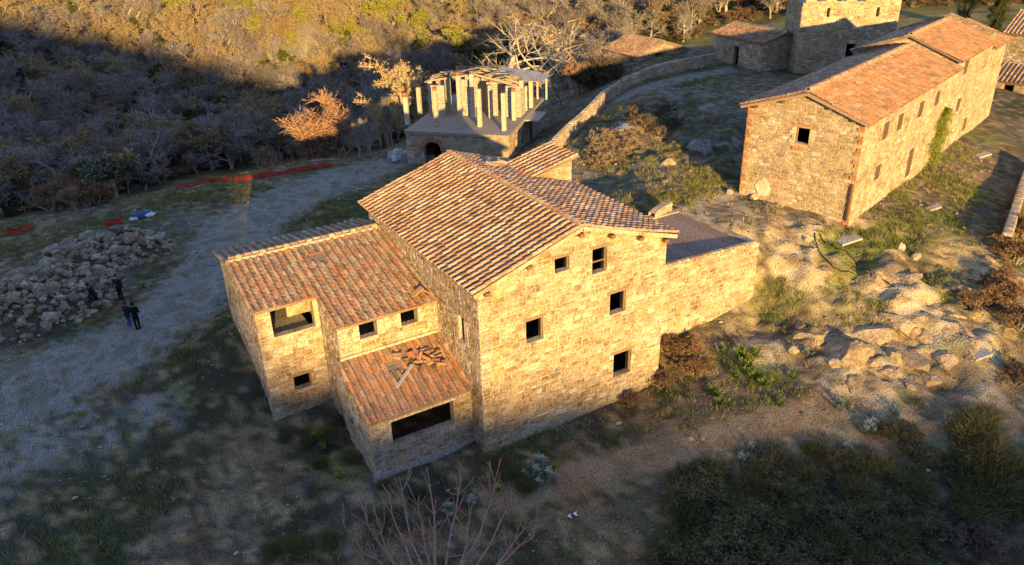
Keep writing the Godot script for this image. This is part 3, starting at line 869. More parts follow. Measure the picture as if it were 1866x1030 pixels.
func farmhouse():
	var h := house("farmhouse", "ochre stone farmhouse with low wing, tumbled lean-to roof and flat terrace", "house", Vector3(0, 0, 0))
	var X := Vector3.RIGHT
	var Z := Vector3.BACK
	# main block
	var W := 11.0
	var L := 13.3
	var gw := [[2.49, 3.47, 5.67, 6.91], [4.13, 4.97, 8.99, 9.76], [6.31, 7.2, 8.35, 9.7], [7.47, 8.5, 5.72, 6.95], [7.84, 9.02, 1.82, 3.26]]
	wall(h, "gable_wall", Vector3.ZERO, X, W, -1.0, [[0, 9.2], [5.48, 11.0], [W, 9.3]], gw)
	for i in gw.size(): window(h, Vector3.ZERO, X, gw[i], true, true, false, i == 2)
	var sw := [[L - 2.06, L - 1.5, 5.75, 7.1]]
	wall(h, "side_wall", Vector3(0, 0, -L), Z, L, -1.0, [[0, 9.15], [L, 9.2]], sw, 0.45, true, [L - 4.3, L, 0.0, 9.3])
	window(h, Vector3(0, 0, -L), Z, sw[0], true, true, true)
	wall(h, "back_wall", Vector3(W, 0, -L), -X, W, 2.0, [[0, 9.3], [W - 5.48, 11.0], [W, 9.2]], [], 0.45, true)
	wall(h, "side_wall", Vector3(W, 0, 0), -Z, L, -1.0, [[0, 9.3], [L, 9.3]], [], 0.45, true)
	var ov := 0.45
	var sl := (11.2 - 9.26) / 5.88
	var s1 := Vector3(5.88, 1.94, 0).normalized()
	var rw := roof(h, "roof", Vector3(-0.4, 9.28, -L - 0.25), Z, s1, L + 0.55, Vector2(5.88, 1.94).length(), [0, 1, 2, 6, 7, 7, 1, 3])
	var s2 := Vector3(-5.92, 1.82, 0).normalized()
	roof(h, "roof", Vector3(11.4, 9.4, -L - 0.25), Z, s2, L + 0.55, Vector2(5.92, 1.82).length(), [0, 1, 2, 7, 7, 6, 1], 0.14, 0.42, true,
		func(o): return o.x < 11.3 and o.x > 8.45 and o.z < -9.0 and o.z > -11.4)
	ridge(rw, Vector3(5.48, 11.24, 0.3), Vector3(5.48, 11.24, -L - 0.25), [0, 7, 1, 7])
	# pale verge boards, purlin ends under them
	for q in [[Vector3(-0.4, 9.28, 0), Vector3(5.48, 11.22, 0)], [Vector3(5.48, 11.22, 0), Vector3(11.4, 9.4, 0)]]:
		var d: Vector3 = q[1] - q[0]
		var m: Vector3 = (q[0] + q[1]) * 0.5
		var u := Vector3(-d.y, d.x, 0).normalized()
		beam(h.node, "verge_board", m - u * 0.11 + Vector3(0, 0, 0.335), d * 0.5, u * 0.1, Vector3(0, 0, 0.03), Color(0.6, 0.5, 0.37), M.mortar)
	for q in [[0.35, 9.12], [2.6, 9.87], [5.48, 10.78], [7.3, 10.26], [9.1, 9.71], [10.75, 9.2]]:
		beam(h.node, "purlin_end", Vector3(q[0], q[1] - 0.02, 0.19), Vector3(0.14, 0, 0), Vector3(0, 0.09, 0), Vector3(0, 0, 0.14), Color(0.28, 0.16, 0.09), M.wood)
	# shed dormer on the far slope
	var dz := -9.0
	wall(h, "dormer_wall", Vector3(8.35, 0, dz), X, 2.95, 9.0, [[0, 10.3], [2.95, 11.05]], [], 0.3, true)
	wall(h, "dormer_wall", Vector3(11.3, 0, dz), -Z, 2.4, 9.0, [[0, 11.05], [2.4, 11.05]], [], 0.3, true)
	wall(h, "dormer_wall", Vector3(11.3, 0, dz - 2.4), -X, 2.95, 9.0, [[0, 11.05], [2.95, 10.3]], [], 0.3, false)
	roof(h, "dormer_roof", Vector3(8.1, 10.36, dz - 2.7), Z, Vector3(3.5, 0.88, 0).normalized(), 3.0, 3.6, [1, 2, 7, 0])
	for k in 7:
		var o := Vector3(6.6 + rng.randf() * 1.3, 11.0, -10.2 - rng.randf() * 1.6)
		o.y = 11.2 - (o.x - 5.48) * 0.307 + 0.12 + rng.randf() * 0.1
		var one := MB.new()
		one.join(tile_cover, Transform3D(Basis(Vector3.UP, rng.randf() * TAU).scaled(Vector3(1.5, 1.5, 1.5)), o), TILE_TONES[[1, 2, 7][k % 3]])
		part(rw, "loose_tile", one, M.tile)
	# wing
	var xa := -8.38
	var xb := -5.28
	var za := -7.35
	var zb := -4.57
	var zr := -11.76
	var zk := -14.6
	var roofy := func(z): return 7.44 - 0.2 * (z + 7.14)
	var back := func(z): return 8.36 - 0.235 * (zr - z)
	wall(h, "wing_side_wall", Vector3(xa, 0, zk), Z, za - zk, -0.6, [[0, back.call(zk) - 0.12], [zr - zk, 8.22], [za - zk, roofy.call(za) - 0.15]], [], 0.45, true)
	var bw := [[0.72, 2.84, 5.68, 7.2], [1.26, 2.2, 2.33, 3.17]]
	wall(h, "wing_front_wall", Vector3(xa, 0, za), X, xb - xa, -0.6, [[0, 7.32], [xb - xa, 7.32]], bw)
	window(h, Vector3(xa, 0, za), X, bw[0], false, true, true)
	window(h, Vector3(xa, 0, za), X, bw[1], true, true, false)
	wall(h, "wing_return_wall", Vector3(xb, 0, za), Z, zb - za, -0.6, [[0, 7.3], [zb - za, 6.78]], [], 0.4, true)
	var cw := [[xb * -1 - 4.2, xb * -1 - 3.28, 5.83, 6.72], [xb * -1 - 2.02, xb * -1 - 1.1, 5.87, 6.72]]
	wall(h, "wing_front_wall", Vector3(xb, 0, zb), X, -xb, -0.6, [[0, 6.8], [-xb, 6.8]], cw, 0.45, true, [0, 6, 4.8, 7])
	for o in cw: window(h, Vector3(xb, 0, zb), X, o, false, true, true)
	wall(h, "wing_back_wall", Vector3(-0.02, 0, zk), -X, -xa, 2.0, [[0, 7.5], [-xa, 7.5]], [], 0.45, true)
	var wt := [0, 0, 1, 3, 4, 6, 6, 5, 7, 4]
	var sf := Vector3(0, 0.2, -1).normalized()
	var fl := Vector2(-7.1 - zr, 0.92).length()
	var wr := roof(h, "wing_roof", Vector3(xa - 0.15, roofy.call(-7.1) + 0.02, -7.1), X, sf, xb - xa + 0.05, (-7.1 - zr) / absf(sf.z), wt)
	var sk := func(o): return o.x < -3.9 and o.x > -4.6 and o.z < -9.4 and o.z > -10.2 and rng.randf() < 0.5
	roof(h, "wing_roof", Vector3(xb - 0.1, roofy.call(-4.35) + 0.02, -4.35), X, sf, -xb + 0.07, (-4.35 - zr) / absf(sf.z), wt, 0.14, 0.42, true, sk)
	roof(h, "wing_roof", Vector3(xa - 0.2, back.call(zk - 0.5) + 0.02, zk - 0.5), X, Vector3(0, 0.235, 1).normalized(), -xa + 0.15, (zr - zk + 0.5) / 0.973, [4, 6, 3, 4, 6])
	var mb := MB.new()
	mb.col = Color(0.55, 0.46, 0.33)
	mb.bbox(Vector3(xa * 0.5 - 0.1, 8.42, zr + 0.12), Vector3(-xa * 0.5 + 0.05, 0, 0), Vector3(0, 0.075, 0), Vector3(0, 0, 0.13), 0.03)
	part(wr, "ridge_mortar", mb, M.mortar)
	for k in 20:
		var lump := MB.new()
		lump.join(ridge_mb, Transform3D(Basis(Vector3.UP, PI * 0.5 + rng.randf_range(-0.08, 0.08)).scaled(Vector3(0.8, 0.7, 0.85)), Vector3(xa + k * 0.415, 8.46, zr - 0.1)), TILE_TONES[[3, 6, 0, 4][k % 4]])
		part(wr, "ridge_tile", lump, M.tile)
		if k % 3 == 1:
			var st := MB.new()
			st.join(stone_kinds[k % 6], Transform3D(Basis.from_scale(Vector3(0.34, 0.26, 0.13)).rotated(Vector3.RIGHT, -PI * 0.5), Vector3(xa + k * 0.42 + 0.1, 8.5, zr + 0.05)), STONE_TONES[7])
			part(wr, "ridge_stone", st, M.stone)
	# a displaced tile pair leaning at the foot of the wing roof
	beam(wr, "leaning_tile", Vector3(-0.75, roofy.call(-5.1) + 0.27, -5.1), Vector3(0.26, 0.14, 0), Vector3(-0.01, 0.02, 0), Vector3(0, 0, 0.2), Color(0.56, 0.34, 0.2), M.tile, 0.008)
	beam(wr, "leaning_tile", Vector3(-0.35, roofy.call(-5.0) + 0.25, -5.0), Vector3(0.2, -0.16, 0), Vector3(0.01, 0.02, 0), Vector3(0, 0, 0.2), Color(0.5, 0.3, 0.18), M.tile, 0.008)
	# rooms: floors and a partition that the openings look into
	beam(h.node, "floor", Vector3(-6.8, 5.5, -11.0), Vector3(1.1, 0, 0), Vector3(0, 0.1, 0), Vector3(0, 0, 3.15), Color(0.38, 0.355, 0.31), M.concrete)
	beam(h.node, "floor", Vector3(-2.9, 5.5, -9.6), Vector3(2.3, 0, 0), Vector3(0, 0.1, 0), Vector3(0, 0, 4.5), Color(0.38, 0.355, 0.31), M.concrete)
	var pw := [[0.25, 0.6, 5.6, 7.25], [0.7, 1.5, 5.6, 7.35]]
	wall(h, "partition_wall", Vector3(xa + 0.45, 0, -9.3), X, 3.2, 5.6, [[0, 7.6], [3.2, 7.6]], pw, 0.2, false)
	beam(h.node, "floor", Vector3(5.5, 4.1, -6.6), Vector3(5.0, 0, 0), Vector3(0, 0.12, 0), Vector3(0, 0, 6.1), Color(0.38, 0.355, 0.31), M.concrete)
	beam(h.node, "floor", Vector3(5.5, 7.7, -6.6), Vector3(5.0, 0, 0), Vector3(0, 0.12, 0), Vector3(0, 0, 6.1), Color(0.38, 0.355, 0.31), M.concrete)
	# lean-to
	var xc := -5.35
	var zc := -1.19
	var lt := func(z): return 4.95 + (z - zb) * (3.42 - 4.95) / (zc + 0.15 - zb)
	wall(h, "lean_to_side_wall", Vector3(xc, 0, zb + 0.0), Z, zc - zb, -0.8, [[0, lt.call(zb) - 0.1], [zc - zb, lt.call(zc) - 0.1]], [], 0.4, true)
	var lw := [[-4.3 - xc, -1.02 - xc, 1.66, 3.08]]
	wall(h, "lean_to_front_wall", Vector3(xc, 0, zc), X, -xc - 0.02, -0.8, [[0, 3.36], [-xc - 0.02, 3.36]], lw)
	window(h, Vector3(xc, 0, zc), X, lw[0], false, true, false)
	var dl := Vector3(0, lt.call(zb) - lt.call(zc + 0.15), zb - zc - 0.15)
	var hole := func(o): return (o.x > -3.55 and o.x < -2.75 and o.z < -2.9 and o.z > -3.6) or (o.x > -2.0 and o.x < -0.6 and o.z < -2.6 and o.z > -3.7 and rng.randf() < 0.65)
	var lr := roof(h, "lean_to_roof", Vector3(xc - 0.12, lt.call(zc + 0.15) + 0.02, zc + 0.15), X, dl.normalized(), -xc + 0.1, dl.length(), [0, 5, 3, 6, 0, 6, 3, 1], 0.14, 0.42, true, hole)
	beam(lr, "wall_flashing", Vector3(xc * 0.5, lt.call(zb) + 0.14, zb + 0.06), Vector3(-xc * 0.5, 0, 0), Vector3(0, 0.08, 0), Vector3(0, 0, 0.06), Color(0.6, 0.5, 0.38), M.mortar)
	var lf := func(x, z, up): return Vector3(x, lt.call(z) + up, z)
	for k in 22:
		var x := rng.randf_range(-2.9, -0.7)
		var z := rng.randf_range(-3.9, -2.7) + (x + 1.8) * 0.2
		var one := MB.new()
		one.join(tile_cover if k % 3 else tile_pan, Transform3D(Basis(Vector3.UP, rng.randf() * TAU) * Basis(Vector3.RIGHT, rng.randf_range(-0.5, 0.2)), lf.call(x, z, 0.13 + rng.randf() * 0.16)), TILE_TONES[[0, 5, 1, 6, 3][k % 5]])
		part(lr, "fallen_tile", one, M.tile)
	beam(lr, "fallen_plank", lf.call(-2.85, -2.62, 0.24), Vector3(0.62, 0.22, -0.42), Vector3(0, 0.03, 0.0), Vector3(0.05, 0, 0.08), Color(0.6, 0.56, 0.5), M.wood)
	beam(lr, "slab_patch", lf.call(-3.15, -3.25, 0.03), Vector3(0.42, 0, 0), dl.normalized() * 0.3, Vector3(0, 0.012, 0.006), Color(0.2, 0.19, 0.17), M.concrete)
	# concrete footing along the lean-to
	beam(h.node, "footing", Vector3(xc * 0.5 - 0.05, 0.08, zc + 0.03), Vector3(-xc * 0.5 + 0.06, 0, 0), Vector3(0, 0.32, 0), Vector3(0, 0, 0.09), Color(0.4, 0.37, 0.33), M.concrete, 0.03)
	for x in [-2.5, -1.9, -1.35]:
		var pb := MB.new()
		pb.col = Color(0.3, 0.27, 0.23)
		pb.tube([Vector3(x, 0.22 + 0.02, zc + 0.1), Vector3(x, 0.22, zc + 0.14)], [0.055, 0.055], 8)
		part(h.node, "drain_pipe", pb, M.plastic)
	# terrace
	var tx := 19.6
	var tz := -1.5
	var tw := 8.6
	wall(h, "terrace_front_wall", Vector3(W, 0, tz), X, tx - W, -0.5, [[0, 6.6], [2, 6.52], [5, 6.4], [tx - W, 6.25]], [], 0.4, true)
	wall(h, "terrace_side_wall", Vector3(tx, 0, tz), -Z, 7.0, 1.0, [[0, 6.25], [7.0, 6.2]], [], 0.4, true)
	wall(h, "terrace_back_wall", Vector3(tx, 0, tz - 7.0), -X, tx - W, 2.0, [[0, 6.2], [tx - W, 6.2]], [], 0.4, true)
	for k in 9:
		var x0 := W + 0.02 + k * 0.915
		beam(h.node, "terrace_panel", Vector3(x0 + 0.457, 6.05, tz - 3.5), Vector3(0.45, 0, 0), Vector3(0, 0.06 + 0.004 * (k % 3), 0), Vector3(0, 0, 3.08), Color(0.34, 0.24, 0.18) * (0.9 + 0.05 * (k * 7 % 5)), M.concrete, 0.01)
	var stub := Vector3(17.2, 0, -8.1)
	wall(h, "parapet_stub", stub, Vector3(0.97, 0, -0.24).normalized(), 1.9, 5.6, [[0, 6.45], [0.5, 6.6], [1.2, 6.7], [1.9, 6.75]], [], 0.5, true)
	wall(h, "parapet_stub", stub + Vector3(0.97, 0, -0.24).normalized() * 1.9, Vector3(-0.24, 0, -0.97).normalized(), 0.5, 5.6, [[0, 6.75], [0.5, 6.75]], [], 0.5, true)
	# ragged stones along the top of the terrace wall
	for k in 26:
		var x := W + 0.2 + k * 0.325
		var st := MB.new()
		var y := lerpf(6.62, 6.27, k / 26.0)
		st.join(stone_kinds[k % 6], Transform3D(Basis.from_scale(Vector3(0.3, 0.34, 0.1)).rotated(Vector3.RIGHT, -PI * 0.5).rotated(Vector3.UP, rng.randf_range(-0.2, 0.2)), Vector3(x, y - 0.01, tz - 0.2)), STONE_TONES[h.tone[k % 8]])
		part(h.node, "coping_stone", st, M.stone)
	finish(h, 300, 300)

# ---------- the long stone house, tower and outbuildings on the plateau ----------
func long_house():
	var B := Vector3(28.59, 0, -2.15)
	var g := Vector3(-sin(0.31), 0, -cos(0.31))
	var l := Vector3(cos(0.31), 0, -sin(0.31))
	var w := 7.81
	var A := B + g * w
	var h := house("stone_house", "long ochre stone house with russet tiled roofs, brick corners and ivy", "house", Vector3(B.x, 5.0, B.z))
	h.scale = 1.0
	h.proud = 0.018
	h.tone = [0, 1, 5, 7, 7, 7, 1, 4]
	h.core = Color(0.52, 0.43, 0.29)
	var U := Vector3.UP
	# gable towards the yard
	var gw := [[w - 4.34, w - 3.4, 9.82, 10.92]]
	wall(h, "gable_wall", A, -g, w, 3.5, [[0, 11.9], [w - 3.8, 13.2], [w, 11.9]], gw)
	window(h, A, -g, gw[0], true, true, true)
	var slots := [[3.7, 4.8, 9.85, 11.05], [6.55, 7.65, 9.8, 11.0], [11.05, 12.2, 9.75, 10.95], [15.0, 16.1, 9.8, 10.95], [3.6, 4.7, 7.05, 8.15], [10.9, 12.1, 5.3, 7.5]]
	wall(h, "long_wall", B, l, 19.5, 2.0, [[0, 11.9], [19.5, 11.9]], slots)
	for o in slots:
		window(h, B, l, o, false, false, false)
		shade_panel(h, B, l, o)
	wall(h, "long_wall", A + l * 19.5, -l, 19.5, 3.5, [[0, 11.9], [19.5, 11.9]])
	var sr := (g * 3.8 + U * 1.33)
	var sl := (-g * 4.01 + U * 1.33)
	var tn := [0, 0, 5, 6, 6, 1, 5, 3]
	var k1 := 4.15 / 3.8
	var k2 := 4.41 / 4.01
	var r1 := roof(h, "roof", B - g * 0.35 - l * 0.3 + U * (11.97 - 0.12), l, sr.normalized(), 19.85, sr.length() * k1, tn, 0.12, 0.42)
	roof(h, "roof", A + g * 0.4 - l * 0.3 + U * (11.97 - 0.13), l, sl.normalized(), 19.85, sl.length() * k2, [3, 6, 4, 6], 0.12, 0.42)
	ridge(r1, B + g * 3.8 - l * 0.3 + U * 13.34, B + g * 3.8 + l * 19.5 + U * 13.34, [0, 7, 4])
	for q in [[B - g * 0.35, B + g * 3.8, 11.72, 13.14], [A + g * 0.4, B + g * 3.8, 11.72, 13.14]]:
		var a: Vector3 = q[0] + U * q[2] - l * 0.33
		var b: Vector3 = q[1] + U * q[3] - l * 0.33
		beam(h.node, "verge_board", (a + b) * 0.5, (b - a) * 0.5, (b - a).cross(l).normalized() * 0.08, l * 0.035, Color(0.5, 0.34, 0.22), M.wood)
	for q in [[0.6, 11.85], [2.4, 12.45], [5.6, 12.45], [7.2, 11.9]]:
		beam(h.node, "purlin_end", A - g * q[0] + U * q[1] - l * 0.16, g * 0.1, U * 0.08, l * 0.14, WOOD_DARK, M.wood)
	# brick corners, white plaster patch, timber post
	for c in 2:
		var y := 5.0
		var k := 0
		while y < 11.7:
			var wd := 0.42 if k % 2 == 0 else 0.28
			var bh := 0.26
			var o := (A - g * (wd * 0.5 + 0.0)) if c == 0 else (B + g * wd * 0.5)
			if k % 3 != 2:
				beam(h.node, "quoin_brick", o + U * (y + bh * 0.5) - l * 0.025, g * wd * 0.5, U * (bh * 0.5 - 0.015), l * 0.04, Color(0.56, 0.27, 0.12) * rng.randf_range(0.85, 1.1), M.stone, 0.012)
			y += bh
			k += 1
	for q in [[3.35, 9.35, 0.9, 0.28], [3.2, 11.02, 1.3, 0.12]]:
		beam(h.node, "brick_panel", A - g * (q[0] + q[2] * 0.5) + U * (q[1] + q[3] * 0.5) - l * 0.028, g * q[2] * 0.5, U * q[3] * 0.5, l * 0.04, Color(0.54, 0.28, 0.13), M.stone, 0.012)
	var pm := MB.new()
	pm.col = Color(0.72, 0.66, 0.56)
	var ring := []
	for k in 12:
		var t := TAU * k / 12
		ring.append(A - g * (1.75 + cos(t) * 0.55 * rng.randf_range(0.8, 1.15)) + U * (6.35 + sin(t) * 0.72 * rng.randf_range(0.8, 1.1)) - l * 0.05)
	var pc := A - g * 1.75 + U * 6.35 - l * 0.065
	for k in 12: pm.tri(pc, ring[k], ring[(k + 1) % 12])
	part(h.node, "plaster_patch", pm, M.mortar)
	beam(h.node, "timber_post", B + g * 0.12 - l * 0.14 + U * 6.6, g * 0.06, U * 1.25, l * 0.06, Color(0.25, 0.14, 0.08), M.wood)
	# second, higher block
	var s0 := 19.5
	var s1 := 29.6
	wall(h, "upper_gable_wall", A + l * s0, -g, w, 10.5, [[0, 12.5], [w - 3.8, 14.0], [w, 12.5]], [], 0.4, true)
	var s2 := [[2.2, 3.4, 11.0, 12.15], [2.5, 3.6, 7.9, 9.05], [6.4, 7.5, 5.4, 6.6]]
	wall(h, "long_wall", B + l * s0, l, s1 - s0, 1.5, [[0, 12.5], [s1 - s0, 12.5]], s2)
	for o in s2:
		window(h, B + l * s0, l, o, false, false, false)
		shade_panel(h, B + l * s0, l, o)
	wall(h, "long_wall", A + l * s1, -l, s1 - s0, 3.5, [[0, 12.5], [s1 - s0, 12.5]])
	var ur := g * 3.8 + U * 1.5
	var ul := -g * 4.01 + U * 1.5
	var r2 := roof(h, "roof", B - g * 0.35 + l * (s0 - 0.3) + U * 12.45, l, ur.normalized(), s1 - s0 + 0.3, ur.length() * k1, [0, 5, 0, 6, 5, 3], 0.12, 0.42)
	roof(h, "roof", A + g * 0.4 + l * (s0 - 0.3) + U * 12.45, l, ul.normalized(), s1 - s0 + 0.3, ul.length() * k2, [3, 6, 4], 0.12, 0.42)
	ridge(r2, B + g * 3.8 + l * (s0 - 0.3) + U * 14.12, B + g * 3.8 + l * s1 + U * 14.12, [0, 7, 4])
	# raised end wall and the last block behind it
	wall(h, "end_wall", A + l * s1, -g, w, 10.0, [[0, 13.0], [w - 3.8, 14.6], [w, 13.2]], [], 0.5, true)
	wall(h, "end_wall", B + l * (s1 + 0.5), g, w, 10.0, [[0, 13.2], [3.8, 14.6], [w, 13.0]], [], 0.5, false)
	wall(h, "end_wall", B + l * s1, l, 0.5, 1.5, [[0, 13.2], [0.5, 13.2]], [], 0.5, true)
	var s3 := s1 + 0.5
	wall(h, "long_wall", B + l * s3, l, 5.5, 1.0, [[0, 11.9], [5.5, 11.9]], [], 0.45, true)
	wall(h, "end_wall", B + l * (s3 + 5.5), g, w, 1.0, [[0, 11.9], [3.8, 13.3], [w, 11.9]], [], 0.45, true)
	wall(h, "long_wall", A + l * (s3 + 5.5), -l, 5.5, 3.5, [[0, 11.9], [5.5, 11.9]], [], 0.45, false)
	roof(h, "roof", B - g * 0.35 + l * s3 + U * 11.85, l, sr.normalized(), 5.8, sr.length() * k1, tn, 0.12, 0.42)
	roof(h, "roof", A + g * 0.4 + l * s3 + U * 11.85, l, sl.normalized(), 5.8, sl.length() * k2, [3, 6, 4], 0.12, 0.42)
	finish(h, 60, 120)
	# ivy on the long wall
	var iv := MB.new()
	for k in 7000:
		var q := rng.randf()
		var y := 4.2 + q * 4.9
		var sp := lerpf(0.5, 1.9, sin(q * PI)) * (1.0 - q * 0.4) * (0.8 + 0.4 * sin(q * 17.0))
		var s := 17.6 + q * 0.6 + rng.randfn(0.0, 0.9) * sp
		var o := B + l * s + U * y - g * (0.05 + absf(rng.randfn(0, 0.25)))
		iv.col = Color(0.12, 0.17, 0.03).lerp(Color(0.3, 0.28, 0.06), rng.randf() * rng.randf() * 1.3)
		var a := Vector3(rng.randf_range(-1, 1), rng.randf_range(-1, 1), rng.randf_range(-1, 1)).normalized() * rng.randf_range(0.06, 0.12)
		iv.tri(o, o + a, o + a.cross(-g + U * rng.randf_range(-0.6, 0.6)).normalized() * 0.1)
	var io := part(thing("ivy", "green ivy climbing the sunlit long wall of the stone house", "ivy", B + l * 18.5 + U * 4.4 - g * 0.1), "leaves", iv, M.leaf)

# dark planks added in an opening, their colour standing in for its inner shade
func shade_panel(h: Dictionary, p: Vector3, d: Vector3, o: Array):
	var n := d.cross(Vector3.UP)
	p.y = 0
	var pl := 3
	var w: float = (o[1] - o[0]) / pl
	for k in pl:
		beam(h.node, "shade_plank", p + d * (o[0] + w * (k + 0.5)) + Vector3(0, (o[2] + o[3]) * 0.5 + 0.03, 0) - n * 0.045, d * (w * 0.5 - 0.006), Vector3(0, (o[3] - o[2]) * 0.5 - 0.05, 0), n * 0.015, Color(0.17, 0.12, 0.085), M.wood, 0.004)

func simple_house(called: String, label: String, P: Vector3, d: Vector3, w: float, dep: float, y0: float, ye: float, yr: float, holes: Array, gable_front: bool, tones: Array, sc := 1.3, stn := [0, 4, 4, 6, 7, 0]) -> Dictionary:
	# front wall from P along d; gable_front: the ridge runs away from the front, else along it
	var n := d.cross(Vector3.UP)
	var U := Vector3.UP
	P.y = 0
	var h := house(called, label, "house" if called != "hut" else "hut", Vector3(P.x, y0, P.z))
	h.scale = sc
	h.tone = stn
	h.proud = 0.045
	var b := -n
	var fl := [[0, ye], [w, ye]]
	var sd := [[0, ye], [dep, ye]]
	if gable_front: fl = [[0, ye], [w * 0.5, yr], [w, ye]]
	else: sd = [[0, ye], [dep * 0.5, yr], [dep, ye]]
	wall(h, "front_wall", P, d, w, y0 - 1.5, fl, holes)
	wall(h, "side_wall", P + b * dep, n, dep, y0 - 1.5, sd)
	wall(h, "side_wall", P + d * w, b, dep, y0 - 1.5, sd)
	wall(h, "back_wall", P + d * w + b * dep, -d, w, y0 - 1.5, fl, [], 0.45, false)
	for o in holes: window(h, P, d, o, true, true, false)
	var rw: MeshInstance3D
	if gable_front:
		var hw := w * 0.5
		var k := (hw + 0.3) / hw
		var s := d * hw + U * (yr - ye)
		rw = roof(h, "roof", P - d * 0.3 + n * 0.3 + U * (ye - (yr - ye) * 0.3 / hw + 0.14), b, s.normalized(), dep + 0.6, s.length() * k, tones)
		s = -d * hw + U * (yr - ye)
		roof(h, "roof", P + d * (w + 0.3) + n * 0.3 + U * (ye - (yr - ye) * 0.3 / hw + 0.14), b, s.normalized(), dep + 0.6, s.length() * k, tones)
		ridge(rw, P + d * hw + n * 0.3 + U * (yr + 0.17), P + d * hw + b * (dep + 0.3) + U * (yr + 0.17), [3, 6, 4])
	else:
		var hw := dep * 0.5
		var k := (hw + 0.3) / hw
		var s := b * hw + U * (yr - ye)
		rw = roof(h, "roof", P - d * 0.3 + n * 0.3 + U * (ye - (yr - ye) * 0.3 / hw + 0.14), d, s.normalized(), w + 0.6, s.length() * k, tones)
		s = n * hw + U * (yr - ye)
		roof(h, "roof", P - d * 0.3 + b * (dep + 0.3) + U * (ye - (yr - ye) * 0.3 / hw + 0.14), d, s.normalized(), w + 0.6, s.length() * k, tones)
		ridge(rw, P - d * 0.3 + b * hw + U * (yr + 0.17), P + d * (w + 0.3) + b * hw + U * (yr + 0.17), [3, 6, 4])
	return h

func outbuildings():
	var U := Vector3.UP
	# tower
	var P := Vector3(56.3, 0, -31.4)
	var d := Vector3(0.819, 0, 0.574)
	var n := d.cross(U)
	var h := house("tower", "square stone tower with slit windows and a battered top", "tower", Vector3(56.3, 6.5, -31.4))
	h.scale = 1.35
	h.tone = [0, 4, 5, 5, 7, 1, 6]
	h.proud = 0.05
	var tw := 9.95
	wall(h, "front_wall", P, d, tw, 4.0, [[0, 13.85], [2, 14.0], [5, 13.9], [tw, 14.05]], [[2.55, 2.85, 12.4, 13.3], [7.6, 7.9, 12.35, 13.3], [5.1, 6.1, 8.2, 9.6]], 0.7)
	wall(h, "side_wall", P + d * tw, -n, 6.5, 4.0, [[0, 14.05], [6.5, 14.0]], [], 0.7)
	wall(h, "side_wall", P - n * 6.5, n, 6.5, 4.0, [[0, 13.9], [6.5, 13.85]], [], 0.7)
	wall(h, "back_wall", P + d * tw - n * 6.5, -d, tw, 4.0, [[0, 14], [tw, 13.9]], [], 0.7, false)
	beam(h.node, "roof_deck", P + d * tw * 0.5 - n * 3.25 + U * 13.2, d * (tw * 0.5 - 0.7), U * 0.1, n * 2.55, Color(0.3, 0.26, 0.2), M.concrete)
	for k in 5:
		beam(h.node, "merlon", P + d * (0.8 + k * 2.05) - n * 0.35 + U * 14.1, d * 0.55, U * rng.randf_range(0.12, 0.22), n * 0.33, Color(0.56, 0.46, 0.3), M.stone, 0.03)
	finish(h, 40, 0)
	# doorway house beside the tower
	var q := simple_house("stone_house", "low stone house with a dark doorway, joined to the tower", Vector3(54.6, 0, -42.2), Vector3(-0.095, 0, 0.995).normalized(), 8.2, 6.0, 6.5, 9.6, 10.4, [[3.6, 4.5, 6.55, 8.7]], false, [3, 6, 4, 6, 1])
	finish(q, 20, 30)
	q = simple_house("hut", "small stone hut with a dark square opening behind the yard wall", Vector3(47.0, 0, -46.9), Vector3(1, 0, 0.01).normalized(), 7.6, 6.5, 6.0, 7.1, 8.3, [[2.6, 4.0, 6.55, 7.2]], true, [3, 6, 6, 4, 1])
	finish(q, 20, 30)
	var e1 := Vector3(0.19, 0, 0.98).normalized()
	q = simple_house("stone_house", "stone house with one dark window below a shaded lean roof", Vector3(72.0, 0, -18.6), e1, 8.0, 5.0, 4.0, 6.0, 7.3, [[1.2, 2.2, 4.5, 5.7]], false, [3, 6, 4, 6])
	finish(q, 10, 20)
	q = simple_house("stone_house", "taller stone house with a striped tile roof behind the shaded one", Vector3(79.0, 0, -22.0), e1, 10.0, 7.0, 4.0, 9.6, 11.4, [], false, [1, 2, 7, 0])
	finish(q, 0, 20)
	# walls of the yard and of the lane
	yard_wall("yard_wall", "curved rubble stone wall around the grassy yard", [[1008, 288], [1045, 250], [1083, 214], [1108, 186], [1140, 165], [1190, 143], [1240, 130], [1302, 118]], 1.15)
	yard_wall("lane_wall", "low rubble retaining wall beside the brown bushes and lane", [[1836, 462], [1850, 415], [1866, 360], [1885, 310]], 1.2)

